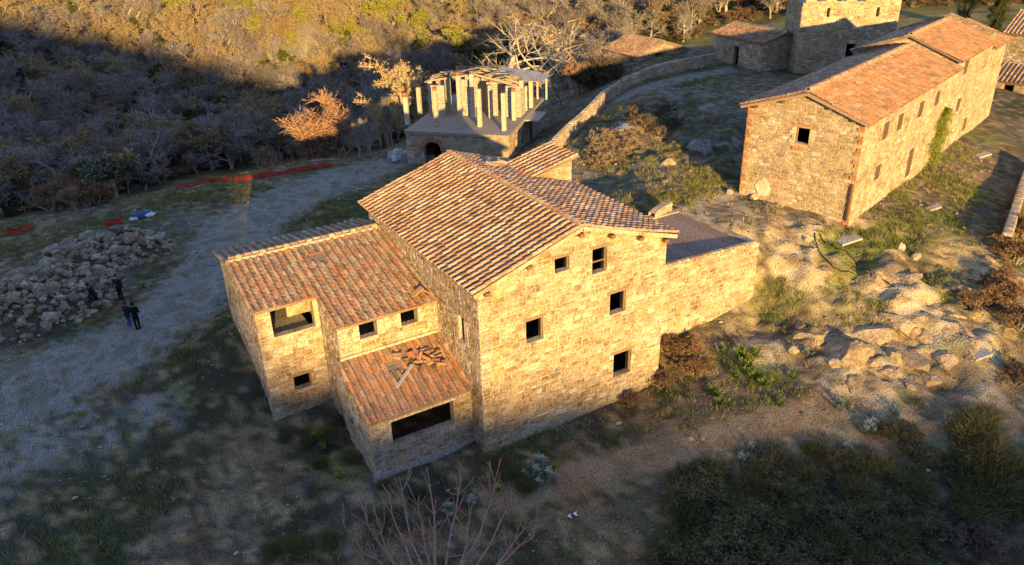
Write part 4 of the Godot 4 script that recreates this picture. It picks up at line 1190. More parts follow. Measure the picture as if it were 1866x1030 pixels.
func yard_wall(called: String, label: String, px: Array, ht: float):
	var pts := []
	for e in px: pts.append(hit(e[0], e[1]))
	var h := house(called, label, "wall", pts[0])
	h.scale = 1.1
	h.tone = [0, 4, 7, 1, 4, 6]
	for i in pts.size() - 1:
		var a: Vector3 = pts[i]
		var b: Vector3 = pts[i + 1]
		var d := b - a
		d.y = 0
		var ln := d.length()
		d /= ln
		# which side faces the viewer
		var f := a
		if d.cross(Vector3.UP).dot(CAM_POS - a) < 0:
			f = b; d = -d
		var ya: float = (a.y if f == a else b.y)
		var yb: float = (b.y if f == a else a.y)
		var y0 := minf(ya, yb) - 2.5
		var j := ln * 0.5
		var tops := [[0, ya + ht], [j, (ya + yb) * 0.5 + ht + rng.randf_range(-0.08, 0.08)], [ln, yb + ht]]
		wall(h, "wall_face", f, d, ln, y0, tops, [], 0.55)
		wall(h, "wall_face", f + d * ln - d.cross(Vector3.UP) * 0.56, -d, ln, y0 - 2.5, [[0, yb + ht], [j, tops[1][1]], [ln, ya + ht]], [], 0.2)
		var x := 0.15
		while x < ln - 0.1:
			var st := MB.new()
			st.join(stone_kinds[rng.randi() % 6], Transform3D(Basis.from_scale(Vector3(0.38, 0.6, 0.12)).rotated(Vector3.RIGHT, -PI * 0.5).rotated(Vector3.UP, atan2(-d.z, d.x) + rng.randf_range(-0.2, 0.2)), f + d * x - d.cross(Vector3.UP) * 0.28 + Vector3.UP * (top_at(tops, x) - f.y + 0.01)), STONE_TONES[h.tone[rng.randi() % 6]])
			part(h.node, "coping_stone", st, M.stone)
			x += rng.randf_range(0.32, 0.5)
	finish(h, 80, 0)

# ---------- the unfinished concrete building ----------
func unfinished_house():
	var L := Vector3(13.95, 0, -40.39)
	var d := Vector3(0.7, 0, 0.714).normalized()
	var U := Vector3.UP
	var n := d.cross(U)
	var b := -n
	var W := 10.07
	var D := 14.7
	var ys := 5.155
	var h := house("unfinished_house", "unfinished building of bare concrete columns on a stone ground floor", "building", Vector3(L.x, 2.0, L.z))
	h.scale = 1.15
	h.tone = [0, 4, 6, 2, 7, 4]
	var arch := [[1.75, 3.5, 1.5, 4.1]]
	wall(h, "ground_wall", L, d, W, 0.5, [[0, ys - 0.3], [W, ys - 0.3]], arch)
	# brick arch ring
	for k in 11:
		var t := PI * k / 10.0
		var o := L + d * (2.62 + cos(t) * 1.0) + U * (3.45 + sin(t) * 0.95) + n * 0.03
		var a := (d * cos(t) + U * sin(t))
		beam(h.node, "arch_brick", o, a * 0.19, a.cross(n) * 0.13, n * 0.05, Color(0.46, 0.22, 0.13) * rng.randf_range(0.85, 1.1), M.stone, 0.012)
	for s in [-1.0, 1.0]:
		var mb := MB.new()
		mb.col = Color(0.46, 0.38, 0.27)
		for k in 5:
			var t0 := PI * 0.5 * k / 5.0
			var t1 := PI * 0.5 * (k + 1) / 5.0
			var c := L + d * 2.625 + n * -0.1
			var p0 = c + d * s * cos(t0) * 0.875 + U * (3.3 + sin(t0) * 0.78)
			var p1 = c + d * s * cos(t1) * 0.875 + U * (3.3 + sin(t1) * 0.78)
			var q0 = c + d * s * cos(t0) * 0.875 + U * 4.1
			var q1 = c + d * s * cos(t1) * 0.875 + U * 4.1
			mb.quad(p0, p1, q1, q0)
			mb.quad(p0 - n * 0.3, p1 - n * 0.3, p1, p0)
		part(h.node, "arch_spandrel", mb, M.mortar)
	var sw := [[2.2, 3.0, 2.6, 4.0], [5.0, 5.8, 2.6, 4.0], [8.2, 9.6, 1.8, 4.2], [11.6, 12.4, 2.8, 4.1], [13.4, 14.1, 2.8, 4.1]]
	wall(h, "ground_wall", L + d * W, b, D, -1.0, [[0, ys - 0.3], [D, ys - 0.3]], sw)
	for o in sw: window(h, L + d * W, b, o, true, true, false)
	wall(h, "ground_wall", L + b * D, n, D, -1.0, [[0, ys - 0.3], [D, ys - 0.3]])
	wall(h, "ground_wall", L + d * W + b * D, -d, W, -1.0, [[0, ys - 0.3], [W, ys - 0.3]])
	beam(h.node, "floor_slab", L + d * W * 0.5 + b * D * 0.5 + U * (ys - 0.15), d * (W * 0.5 + 0.12), U * 0.15, b * (D * 0.5 + 0.12), Color(0.36, 0.31, 0.25), M.concrete, 0.02)
	# columns: base pixel, height, brick top
	var cols := [[742.6, 227, 2.7, 0.4], [765.7, 208, 2.7, 0.0], [786.5, 195, 2.7, 0.45], [796, 229, 3.4, 0.3], [840, 233, 4.9, 0.35], [863, 215, 4.3, 0.3], [875, 231, 3.6, 0.0], [895, 215, 3.2, 0.0], [919, 238, 3.5, 0.0], [937, 219, 2.8, 0.3], [951, 207, 3.3, 0.0], [884, 199, 3.4, 0.0], [820, 205, 3.6, 0.35], [905, 195, 3.2, 0.0], [968, 196, 2.9, 0.0]]
	for q in cols:
		var o := on_y(q[0], q[1], ys)
		var hh: float = q[2]
		var c := beam(h.node, "column", o + U * hh * 0.5, d * 0.19, U * hh * 0.5, b * 0.19, Color(0.6, 0.52, 0.4) * rng.randf_range(0.85, 1.08), M.concrete, 0.015)
		if q[3] > 0: beam(c, "brick_top", o + U * (hh + q[3] * 0.5), d * 0.17, U * q[3] * 0.5, b * 0.17, Color(0.42, 0.16, 0.09), M.stone, 0.02)
		for r in [[-1, -1], [1, -1], [1, 1], [-1, 1]]:
			var rb := MB.new()
			rb.col = Color(0.2, 0.1, 0.06)
			var f: Vector3 = o + d * r[0] * 0.11 + b * r[1] * 0.11 + U * (hh + q[3] - 0.02)
			rb.tube([f, f + U * rng.randf_range(0.3, 0.6)], [0.012, 0.012], 4)
			part(c, "rebar", rb, M.wood)
	# block walls of the upper floor
	var at := func(x, y, z): return L + d * x + b * y + U * (ys + z)
	for q in [[0.4, 5.6, 1.7, 3.1, 0], [3.3, 6.2, 1.5, 3.5, 0], [6.2, 6.6, 1.1, 3.2, 0], [8.2, 6.4, 1.5, 3.0, 0], [0.3, 8.6, 3.0, 3.0, 1], [9.6, 6.6, 1.6, 2.6, 1], [2.5, 9.6, 5.5, 3.2, 0]]:
		var dx: Vector3 = d if q[4] == 0 else b
		var dn: Vector3 = b if q[4] == 0 else d
		var y := 0.0
		var holder := Node3D.new()
		holder.name = numbered(h.node, "block_wall")
		h.node.add_child(holder, true)
		holder.position = -h.node.position
		var row := 0
		while y < q[3] - 0.1:
			var x := -0.25 if row % 2 else 0.0
			while x < q[2] - 0.05:
				var x0 := maxf(x, 0.0)
				var x1 := minf(x + 0.5, q[2])
				if x1 - x0 > 0.06:
					beam(holder, "block", at.call(q[0], q[1], 0) + dx * (x0 + x1) * 0.5 + U * (y + 0.13), dx * ((x1 - x0) * 0.5 - 0.008), U * 0.118, dn * 0.11, Color(0.58, 0.5, 0.39) * rng.randf_range(0.8, 1.06), M.concrete, 0.012)
				x += 0.5
			y += 0.255
			row += 1
	# roof remains: purlins, rafters, slabs and sheets
	for k in 6:
		beam(h.node, "rafter", at.call(1.2 + k * 1.35, 8.0, 3.75 + 0.5 * (1.0 - absf(k - 2.5) / 2.5)), d * 0.06, U * 0.08, b * 3.0 - U * 0.35, Color(0.42, 0.34, 0.24), M.wood)
	for k in 4:
		var y := 5.9 + k * 1.5
		beam(h.node, "tie_beam", at.call(2.6, y, 3.75 - k * 0.08), d * 2.6 + U * 0.42, U * 0.09, b * 0.07, Color(0.5, 0.42, 0.32), M.wood)
		beam(h.node, "broken_rafter", at.call(1.0 + k * 2.4, 5.6 + k * 0.3, 3.7), d * rng.randfn(0, 0.2) + b * 1.1 + U * rng.randf_range(-0.35, 0.15), U * 0.06, d * 0.05, Color(0.46, 0.38, 0.28), M.wood)
		beam(h.node, "tie_beam", at.call(7.2, y, 3.7 - k * 0.08), d * 2.2 - U * 0.5, U * 0.09, b * 0.07, Color(0.5, 0.42, 0.32), M.wood)
	for k in 9:
		var x := 1.0 + k * 0.98
		var fall := 0.45 - absf(x - 5.0) * 0.17
		if k % 4 != 2: beam(h.node, "roof_slab", at.call(x, 7.4 + (k % 3) * 0.5, 3.95 + fall + rng.randfn(0, 0.06)), d * 0.46 + U * ((0.08 if x < 5 else -0.08) + rng.randfn(0, 0.06)) + b * rng.randfn(0, 0.06), U * 0.035, b * rng.randf_range(0.9, 1.7) - U * rng.randf_range(0.05, 0.3), Color(0.48, 0.4, 0.31) * rng.randf_range(0.85, 1.1), M.concrete)
	for k in 5:
		beam(h.node, "roof_sheet", at.call(6.2 + k * 1.08, 11.3 + (k % 2) * 0.06, 3.35 - k * 0.13 + (k % 2) * 0.03), d * 0.56 - U * (0.07 + rng.randfn(0, 0.02)), U * 0.02, b * rng.randf_range(2.3, 3.0) - U * 0.15, Color(0.56, 0.5, 0.41) * rng.randf_range(0.92, 1.05), M.concrete, 0.008)
	for q in [[9.6, 9.0, 2.5], [9.6, 11.5, 2.4], [9.6, 14.0, 2.3], [10.6, 13.9, 2.2], [6.2, 14.0, 2.9], [6.2, 9.4, 3.0]]:
		beam(h.node, "post", at.call(q[0], q[1], q[2] * 0.5), d * 0.09, U * q[2] * 0.5, b * 0.09, Color(0.6, 0.54, 0.45), M.concrete)
	# small balcony on the side
	beam(h.node, "balcony_slab", L + d * (W + 0.8) + b * 7.6 + U * (ys - 0.18), d * 0.75, U * 0.08, b * 1.7, Color(0.45, 0.42, 0.37), M.concrete)
	finish(h, 60, 0)

# ---------- trees and plants ----------
func grow(mb: MB, tw: MB, p: Vector3, dir: Vector3, ln: float, rad: float, lvl: int, o: Dictionary):
	var seg := 4 if lvl < 2 else 3
	var pts := [p]
	var rs := [rad]
	var d := dir
	for i in seg:
		d = (d + Vector3(rng.randfn(0, 1), rng.randfn(0, 1), rng.randfn(0, 1)) * o.wig * (0.5 if lvl == 0 else 1.0) + Vector3.UP * o.lift).normalized()
		pts.append(pts[-1] + d * ln / seg)
		rs.append(rad * lerpf(1.0, 0.45, (i + 1.0) / seg))
	if lvl <= 2: mb.tube(pts, rs, [7, 5, 4][lvl], false)
	else: tw.tube(pts, rs, 3, false)
	if lvl == o.deep:
		for k in o.twigs:
			var t := rng.randf_range(0.1, 1.0) * seg
			var i := mini(int(t), seg - 1)
			var q: Vector3 = pts[i].lerp(pts[i + 1], t - i)
			var e := (d + Vector3(rng.randfn(0, 1), rng.randfn(0, 0.8) + o.lift, rng.randfn(0, 1)) * 0.75).normalized()
			var l: float = ln * rng.randf_range(0.45, 1.0) * o.twig_len
			tw.col = o.twig.lerp(o.twig2, rng.randf())
			tw.ribbon(q, q + e * l, o.tw_w, Vector3(rng.randf_range(-1, 1), rng.randf_range(-1, 1), rng.randf_range(-1, 1)))
			for j in o.sub:
				var q2 := q + e * l * rng.randf_range(0.25, 0.9)
				var e2 := (e + Vector3(rng.randfn(0, 1), rng.randfn(0, 1), rng.randfn(0, 1)) * 0.7).normalized()
				tw.ribbon(q2, q2 + e2 * l * rng.randf_range(0.35, 0.7), o.tw_w * 0.7, Vector3(rng.randf_range(-1, 1), rng.randf_range(-1, 1), rng.randf_range(-1, 1)))
			for j in o.leaves:
				tw.col = o.leaf.lerp(o.leaf2, rng.randf())
				var q3 := q + e * l * rng.randf_range(0.2, 1.0) + Vector3(rng.randfn(0, 1), rng.randfn(0, 1), rng.randfn(0, 1)) * 0.08
				var a = Vector3(rng.randf_range(-1, 1), rng.randf_range(-1, 1), rng.randf_range(-1, 1)).normalized() * o.leaf_s
				tw.tri(q3, q3 + a, q3 + a.cross(Vector3(rng.randf_range(-1, 1), rng.randf_range(-1, 1), rng.randf_range(-1, 1))).normalized() * o.leaf_s)
		return
	var cnt: int = o.kids[lvl]
	for k in cnt:
		var t := (lerpf(o.from, 1.0, (k + rng.randf()) / cnt) if lvl == 0 else lerpf(0.3, 1.0, (k + rng.randf()) / cnt)) * seg
		var i := mini(int(t), seg - 1)
		var q: Vector3 = pts[i].lerp(pts[i + 1], t - i)
		var az := rng.randf() * TAU + k * 2.4
		var sx := d.cross(Vector3(0.2, 0.1, 1)).normalized()
		var sy := d.cross(sx)
		var ang: float = o.spread * rng.randf_range(0.65, 1.25)
		var e := (d * cos(ang) + (sx * cos(az) + sy * sin(az)) * sin(ang)).normalized()
		grow(mb, tw, q, e, ln * o.shrink * rng.randf_range(0.75, 1.2) * (1.15 - 0.4 * t / seg), rs[i] * 0.62, lvl + 1, o)

const TREE := {"wig": 0.16, "lift": 0.07, "deep": 3, "kids": [7, 5, 4], "from": 0.3, "spread": 0.8, "shrink": 0.6, "twigs": 7, "sub": 3, "leaves": 0, "twig_len": 1.1, "tw_w": 0.035,
	"twig": Color(0.40, 0.34, 0.28), "twig2": Color(0.29, 0.24, 0.2), "leaf": Color(0.40, 0.24, 0.09), "leaf2": Color(0.28, 0.17, 0.08), "leaf_s": 0.12, "bark": Color(0.42, 0.38, 0.32)}

# returns [bark mesh builder, twig mesh builder] for a tree of height about 8
func tree_shape(ch: Dictionary, sd: int, trunk := 3.2, rad := 0.16) -> Array:
	rng.seed = sd
	var o := TREE.duplicate()
	o.merge(ch, true)
	var mb := MB.new()
	var tw := MB.new()
	mb.col = o.bark
	tw.col = o.twig
	for k in o.get("stems", 1):
		var d := Vector3(rng.randfn(0, 0.12), 1, rng.randfn(0, 0.12))
		if o.has("stems"): d = Vector3(rng.randfn(0, 0.4), 1, rng.randfn(0, 0.4))
		grow(mb, tw, Vector3(rng.randfn(0, 0.15) if k else 0.0, -0.3, rng.randfn(0, 0.15) if k else 0.0), d.normalized(), trunk, rad, 0, o)
	return [mb, tw]

var kinds := {}
func tree_kinds():
	var ev := {"leaves": 9, "twigs": 7, "sub": 1, "leaf_s": 0.17, "spread": 0.95, "shrink": 0.52}
	var sets := {
		"grey": [{}, 3.6], "grey_b": [{"spread": 0.65, "lift": 0.12}, 4.0], "grey_c": [{"spread": 1.0, "twig": Color(0.46, 0.41, 0.36), "twig2": Color(0.36, 0.31, 0.27), "bark": Color(0.55, 0.5, 0.43)}, 3.0],
		"brown": [{"leaves": 3, "twig": Color(0.42, 0.31, 0.18)}, 3.4], "brown_b": [{"leaves": 4, "leaf": Color(0.46, 0.30, 0.12), "leaf2": Color(0.34, 0.23, 0.1), "spread": 0.9}, 3.0],
		"green": [ev.merged({"leaf": Color(0.075, 0.1, 0.025), "leaf2": Color(0.12, 0.125, 0.03)}), 2.8], "olive": [ev.merged({"leaf": Color(0.11, 0.12, 0.075), "leaf2": Color(0.17, 0.165, 0.11)}), 2.2],
		"oak": [{"bark": Color(0.68, 0.61, 0.49), "twig": Color(0.6, 0.52, 0.4), "twig2": Color(0.4, 0.33, 0.24), "wig": 0.28, "lift": 0.02, "spread": 0.95, "kids": [6, 5, 4], "twigs": 4, "sub": 2, "shrink": 0.68, "from": 0.35, "tw_w": 0.04}, 3.8],
		"red": [{"twig": Color(0.5, 0.3, 0.2), "twig2": Color(0.44, 0.27, 0.18), "lift": 0.2, "spread": 0.8, "twigs": 12, "sub": 2, "bark": Color(0.34, 0.27, 0.2), "tw_w": 0.045, "twig_len": 1.3}, 2.6],
		"pale": [{"bark": Color(0.5, 0.44, 0.35), "twig": Color(0.44, 0.37, 0.27), "twig2": Color(0.34, 0.28, 0.2), "lift": 0.12, "spread": 0.6, "stems": 2}, 3.6],
		"gold": [{"twig": Color(0.62, 0.5, 0.3), "twig2": Color(0.5, 0.39, 0.23), "leaves": 1, "leaf": Color(0.5, 0.36, 0.15), "bark": Color(0.5, 0.42, 0.31)}, 3.6],
		"lime": [ev.merged({"leaf": Color(0.26, 0.27, 0.05), "leaf2": Color(0.4, 0.37, 0.1), "leaves": 5}), 3.2],
		"shrub": [{"stems": 5, "kids": [4, 4, 3], "twigs": 6, "sub": 2, "lift": 0.1, "spread": 0.7, "from": 0.1, "twig": Color(0.24, 0.18, 0.12), "twig2": Color(0.17, 0.12, 0.085)}, 1.1],
		"shrub_b": [{"stems": 5, "kids": [4, 4, 3], "twigs": 6, "sub": 3, "leaves": 5, "leaf_s": 0.055, "leaf": Color(0.075, 0.085, 0.032), "leaf2": Color(0.12, 0.11, 0.045), "from": 0.1, "twig": Color(0.2, 0.16, 0.12), "twig2": Color(0.14, 0.11, 0.08), "bark": Color(0.2, 0.17, 0.13)}, 1.0],
		"shrub_c": [{"stems": 5, "kids": [4, 4, 3], "twigs": 8, "sub": 2, "from": 0.1, "lift": 0.1, "twig": Color(0.36, 0.23, 0.11), "twig2": Color(0.28, 0.16, 0.09)}, 1.0],
		"shrub_d": [{"stems": 6, "kids": [4, 4, 3], "twigs": 8, "sub": 2, "from": 0.05, "lift": 0.02, "spread": 0.9, "twig": Color(0.42, 0.32, 0.22), "twig2": Color(0.32, 0.24, 0.17)}, 0.9],
	}
	var i := 0
	for k in sets:
		var bush: bool = k.begins_with("shrub")
		var s := tree_shape(sets[k][0], 500 + i * 7, sets[k][1], 0.045 if bush else 0.16)
		var hi := 0.0
		for m in s:
			for v in m.v: hi = maxf(hi, v.y)
		var all := MB.new()
		all.v.append_array(s[0].v); all.n.append_array(s[0].n); all.c.append_array(s[0].c)
		all.v.append_array(s[1].v); all.n.append_array(s[1].n); all.c.append_array(s[1].c)
		kinds[k] = {"trunk": s[0].mesh(M.bark), "crown": s[1].mesh(M.leaf if sets[k][0].has("leaves") else M.bark), "all": all.mesh(M.bark), "high": hi}
		i += 1
	rng.seed = 77

func plant_tree(called: String, label: String, category: String, kind: String, at: Vector3, tall: float, group := "", wide := 1.0) -> Node3D:
	var t := thing(called, label, category, at, group)
	var k: Dictionary = kinds[kind]
	var s: float = tall / k.high
	var turn := Basis(Vector3.UP, rng.randf() * TAU).scaled(Vector3(s * wide, s, s * wide))
	for e in (["trunk", "crown"] if not kind.begins_with("shrub") else ["trunk", "crown"]):
		var o := MeshInstance3D.new()
		o.mesh = k[e]
		o.name = ("stems" if e == "trunk" else "twigs") if kind.begins_with("shrub") else e
		o.transform.basis = turn
		t.add_child(o)
	return t

func mass(par: Node3D, called: String, mesh: Mesh, list: Array, tints := []):
	if list.is_empty(): return
	var mm := MultiMesh.new()
	mm.transform_format = MultiMesh.TRANSFORM_3D
	mm.use_colors = not tints.is_empty()
	mm.mesh = mesh
	mm.instance_count = list.size()
	for i in list.size():
		mm.set_instance_transform(i, list[i])
		if tints: mm.set_instance_color(i, tints[i])
	var o := MultiMeshInstance3D.new()
	o.multimesh = mm
	o.name = numbered(par, called)
	par.add_child(o, true)
	stuff(o)
	return o

# lower edge of the wood in the photograph
const WOOD_EDGE := [[-400, 470], [0, 400], [60, 385], [170, 372], [330, 322], [600, 282], [690, 272], [735, 262], [745, 200], [800, 175], [1000, 130], [1030, 160], [1060, 150], [1085, 160], [1130, 125], [1160, 84], [1260, 75], [1310, 44], [1460, 30], [1700, 12], [1900, 8], [2400, 0]]
func in_wood(p: Vector3) -> bool:
	var q := pix(p)
	for i in WOOD_EDGE.size() - 1:
		if q.x >= WOOD_EDGE[i][0] and q.x < WOOD_EDGE[i + 1][0]:
			return q.y < lerpf(WOOD_EDGE[i][1], WOOD_EDGE[i + 1][1], (q.x - WOOD_EDGE[i][0]) / (WOOD_EDGE[i + 1][0] - WOOD_EDGE[i][0])) and q.y > -170
	return false

func clear_of_houses(p: Vector3) -> bool:
	var a := p - Vector3(13.95, 0, -40.39)
	var d := Vector3(0.7, 0, 0.714)
	var b := Vector3(0.714, 0, -0.7)
	var x := a.dot(d)
	var y := a.dot(b)
	if x > -2.5 and x < 14 and y > -4 and y < 18: return false
	if p.x > 43 and p.x < 76 and p.z > -56 and p.z < -20: return false
	return true

func woods():
	var grey := ["grey", "grey_b", "grey_c", "grey", "grey_c", "grey_c", "grey_b", "brown_b", "green", "grey"]
	var lists := {}
	var near := []
	var z := -47.0
	while z > -335.0:
		var step := 4.2 if z > -120 else 5.4
		var x := -110.0
		while x < 300.0:
			var px := x + rng.randf_range(-1.5, 1.5)
			var pz := z + rng.randf_range(-1.5, 1.5)
			var p := Vector3(px, height(px, pz), pz)
			var u := pix(p)
			x += step
			if u.x < -260 or u.x > 2100 or not in_wood(p) or not clear_of_houses(p): continue
			var m := nz2.get_noise_2d(px * 1.2, pz * 1.2)
			if u.x > 1130 and rng.randf() < 0.25: continue
			if u.x > 1280 and u.y < 60 and m > -0.15: continue
			var k: String = grey[rng.randi() % grey.size()]
			if m > 0.38 and rng.randf() < 0.35: k = "green"
			if pz < -170 and u.x < 900 and rng.randf() < 0.6: k = ["gold", "lime", "gold", "gold", "grey_c", "gold"][rng.randi() % 6]
			if k == "lime" and (u.x < 330.0 or u.y > 130.0): k = "grey"
			var dc := p.distance_to(CAM_POS)
			var tall := rng.randf_range(8.5, 14.5) * (lerpf(0.4, 1.0, clampf((dc - 80.0) / 40.0, 0, 1))) * (0.75 if k == "green" else 1.0)
			if p.distance_to(CAM_POS) < 125.0 and near.size() < 170 and rng.randf() < 0.75: near.append([p, k, tall])
			else:
				var s: float = tall / kinds[k].high
				if not lists.has(k): lists[k] = []
				lists[k].append(Transform3D(Basis(Vector3.UP, rng.randf() * TAU).scaled(Vector3(s * 1.25, s, s * 1.25)), p))
		z -= step
	var w := Node3D.new()
	w.name = "woodland"
	add_child(w)
	w.set_meta("kind", "stuff"); w.set_meta("label", "dense leafless woodland covering the valley and far hillside"); w.set_meta("category", "woodland")
	for k in lists: mass(w, "trees", kinds[k].all, lists[k])
	var names := {"green": ["evergreen_tree", "dark green evergreen tree among the bare trees of the wood", "evergreen trees of the wood"], "brown": ["oak_tree", "oak still holding brown leaves in the wood", "brown oaks of the wood"],
		"brown_b": ["oak_tree", "oak still holding brown leaves in the wood", "brown oaks of the wood"], "gold": ["tan_tree", "bare tan twiggy tree in the wood", "tan trees of the wood"]}
	for q in near:
		var nm: Array = names.get(q[1], ["bare_tree", "bare grey twiggy tree in the shaded wood", "bare grey trees of the wood"])
		plant_tree(nm[0], nm[1], "tree", q[1], q[0], q[2], nm[2], 1.1)
	# undergrowth
	var ul := {}
	for k in 9000:
		var px := rng.randf_range(-90, 240)
		var pz := -44.0 - rng.randf() * rng.randf() * 280.0
		var p := Vector3(px, height(px, pz), pz)
		var u := pix(p)
		if u.x < -150 or u.x > 2000 or not in_wood(p) or not clear_of_houses(p): continue
		var kk: String = ["shrub", "shrub_b", "shrub", "shrub_c"][rng.randi() % 4]
		var s: float = rng.randf_range(1.2, 3.2) / kinds[kk].high
		if not ul.has(kk): ul[kk] = []
		ul[kk].append(Transform3D(Basis(Vector3.UP, rng.randf() * TAU).scaled(Vector3(s * 1.5, s, s * 1.5)), p))
	var ug := Node3D.new()
	ug.name = "undergrowth"
	add_child(ug)
	ug.set_meta("kind", "stuff"); ug.set_meta("label", "tangled brown and green undergrowth beneath the bare wood"); ug.set_meta("category", "undergrowth")
	for k in ul: mass(ug, "shrubs", kinds[k].all, ul[k])

func named_trees():
	var P := func(u, v): return hit(u, v)
	var a := plant_tree("oak_tree", "big pale bare oak with ivy at its foot behind the unfinished building", "tree", "oak", at_d(893, 98), 17.0, "", 1.45)
	var b := plant_tree("oak_tree", "smaller pale bare oak with ivied trunk beside the big one", "tree", "oak", at_d(850, 100), 13.5, "", 1.2)
	for q in [[a, 1.7], [b, 1.3]]:
		var iv := MB.new()
		for k in 500:
			var y := rng.randf() * 4.4
			var t := rng.randf() * TAU
			var o: Vector3 = Vector3(cos(t), 0, sin(t)) * (0.22 + absf(rng.randfn(0, 0.22))) + Vector3.UP * y
			iv.col = Color(0.14, 0.17, 0.03).lerp(Color(0.26, 0.24, 0.05), rng.randf())
			var e := Vector3(rng.randf_range(-1, 1), rng.randf_range(-1, 1), rng.randf_range(-1, 1)).normalized() * 0.16
			iv.tri(o, o + e, o + e.cross(Vector3(cos(t), 0.3, sin(t))).normalized() * 0.16)
		var m := MeshInstance3D.new()
		m.mesh = iv.mesh(M.leaf)
		m.name = "ivy"
		q[0].add_child(m)
	plant_tree("bare_tree", "tawny bare tree with fine twigs rising before the concrete columns", "tree", "gold", at_d(752, 92), 10.5, "", 1.25)
	plant_tree("bare_tree", "low tawny tree reaching past the corner of the unfinished building", "tree", "gold", at_d(708, 96), 8.5, "", 1.1)
	plant_tree("bare_tree", "broad sunlit tan tree beyond the grey roof sheets", "tree", "gold", at_d(1056, 118), 12.5, "", 1.2)
	plant_tree("bare_tree", "slim sunlit tan tree behind the roof of the small hut", "tree", "gold", at_d(1165, 135), 9.0)
	plant_tree("bare_tree", "tall pale tree standing out on the sunlit hillside", "tree", "pale", at_d(562, 258), 15.0)
	plant_tree("russet_tree", "broad russet tree with glowing upright shoots above the netting", "tree", "red", at_d(566, 91), 13.0, "", 1.2)
	plant_tree("russet_tree", "small russet tree with glowing shoots beside the broad one", "tree", "red", at_d(486, 95), 11.0, "", 0.9)
	plant_tree("bare_tree", "pale forked tree growing beside the orange netting, thinner one", "tree", "pale", P.call(362, 318), 6.2)
	plant_tree("bare_tree", "pale forked tree with yellowish ivy beside the orange netting", "tree", "pale", P.call(420, 308), 7.6, "", 1.1)
	plant_tree("bare_tree", "pale forked tree leaning over the orange netting, brown twigs", "tree", "pale", P.call(447, 303), 6.5)
	plant_tree("sapling", "thin pale sapling beside the white blocks", "tree", "grey_c", P.call(676, 284), 4.2, "", 0.6)
	plant_tree("sapling", "thin pale sapling leaning near the arched doorway", "tree", "grey_b", P.call(716, 270), 6.0, "", 0.6)
	plant_tree("olive_tree", "grey green olive tree at the edge of the shaded wood", "tree", "olive", P.call(40, 375), 5.2, "olive trees at the wood edge", 1.3)
	plant_tree("olive_tree", "grey green olive tree at the edge of the shaded wood", "tree", "olive", P.call(150, 350), 4.6, "olive trees at the wood edge", 1.3)
	for q in [[20, 388, 6.0, "olive"], [85, 372, 6.5, "olive"], [210, 366, 4.4, "olive"], [265, 347, 4.6, "olive"]]:
		plant_tree("olive_tree", "grey green olive tree at the edge of the shaded wood", "tree", q[3], P.call(q[0], q[1]), q[2], "olive trees at the wood edge", 1.3)
	for q in [[300, 332, 6.0, "brown"], [500, 304, 6.0, "grey"], [655, 288, 3.6, "grey"], [235, 352, 6.5, "grey_b"], [180, 362, 6.0, "grey"], [470, 306, 5.0, "grey_b"], [120, 366, 7.0, "grey_c"], [30, 372, 7.0, "grey"]]:
		plant_tree("edge_tree", "slender tree at the wood edge just behind the orange netting line", "tree", q[3], P.call(q[0], q[1]), q[2], "trees along the wood edge", 1.1)
	plant_tree("shrub", "yellowish twiggy bush behind the stone heap", "bush", "shrub_c", P.call(95, 385), 3.0, "", 1.2)
	plant_tree("shrub", "russet twiggy bush behind the stone heap", "bush", "red", P.call(140, 388), 2.6, "", 1.2)
	plant_tree("shrub", "reddish bush outside the yard wall beside the concrete building", "bush", "red", at_d(1055, 92), 4.5, "", 1.2)
	for q in [[1085, 265, 1.5], [1105, 290, 1.3], [1075, 300, 1.2], [1130, 280, 1.2], [1110, 255, 1.4], [1150, 262, 1.3]]:
		plant_tree("dry_bush", "dry tan bush in the sunlit corner of the yard", "bush", "shrub_d", P.call(q[0], q[1]), q[2], "dry bushes in the yard corner", 1.4)
	for q in [[1180, 235, 1.6], [1210, 215, 1.5], [1160, 215, 1.3], [1230, 235, 1.4], [1195, 250, 1.2]]:
		plant_tree("bramble", "low brown bramble thicket shaded in the middle of the yard", "bush", "shrub", P.call(q[0], q[1]), q[2], "brambles in the yard", 1.5)
	for q in [[1245, 660, 1.3], [1225, 640, 1.1], [1265, 680, 1.1], [1210, 700, 0.9], [1150, 735, 0.8]]:
		plant_tree("dry_bush", "rusty dry bush at the corner of the farmhouse gable", "bush", "shrub_c", P.call(q[0], q[1]), q[2], "rusty bushes by the gable", 1.3)
	for q in [[1835, 560, 1.6], [1850, 480, 1.6], [1862, 430, 1.7], [1815, 520, 1.2], [1858, 600, 1.4], [1780, 560, 1.0], [1850, 700, 1.2]]:
		plant_tree("dry_bush", "rust brown bush on the rocky slope beside the lane wall", "bush", "shrub_c", P.call(q[0], q[1]), q[2], "brown bushes by the lane wall", 1.3)

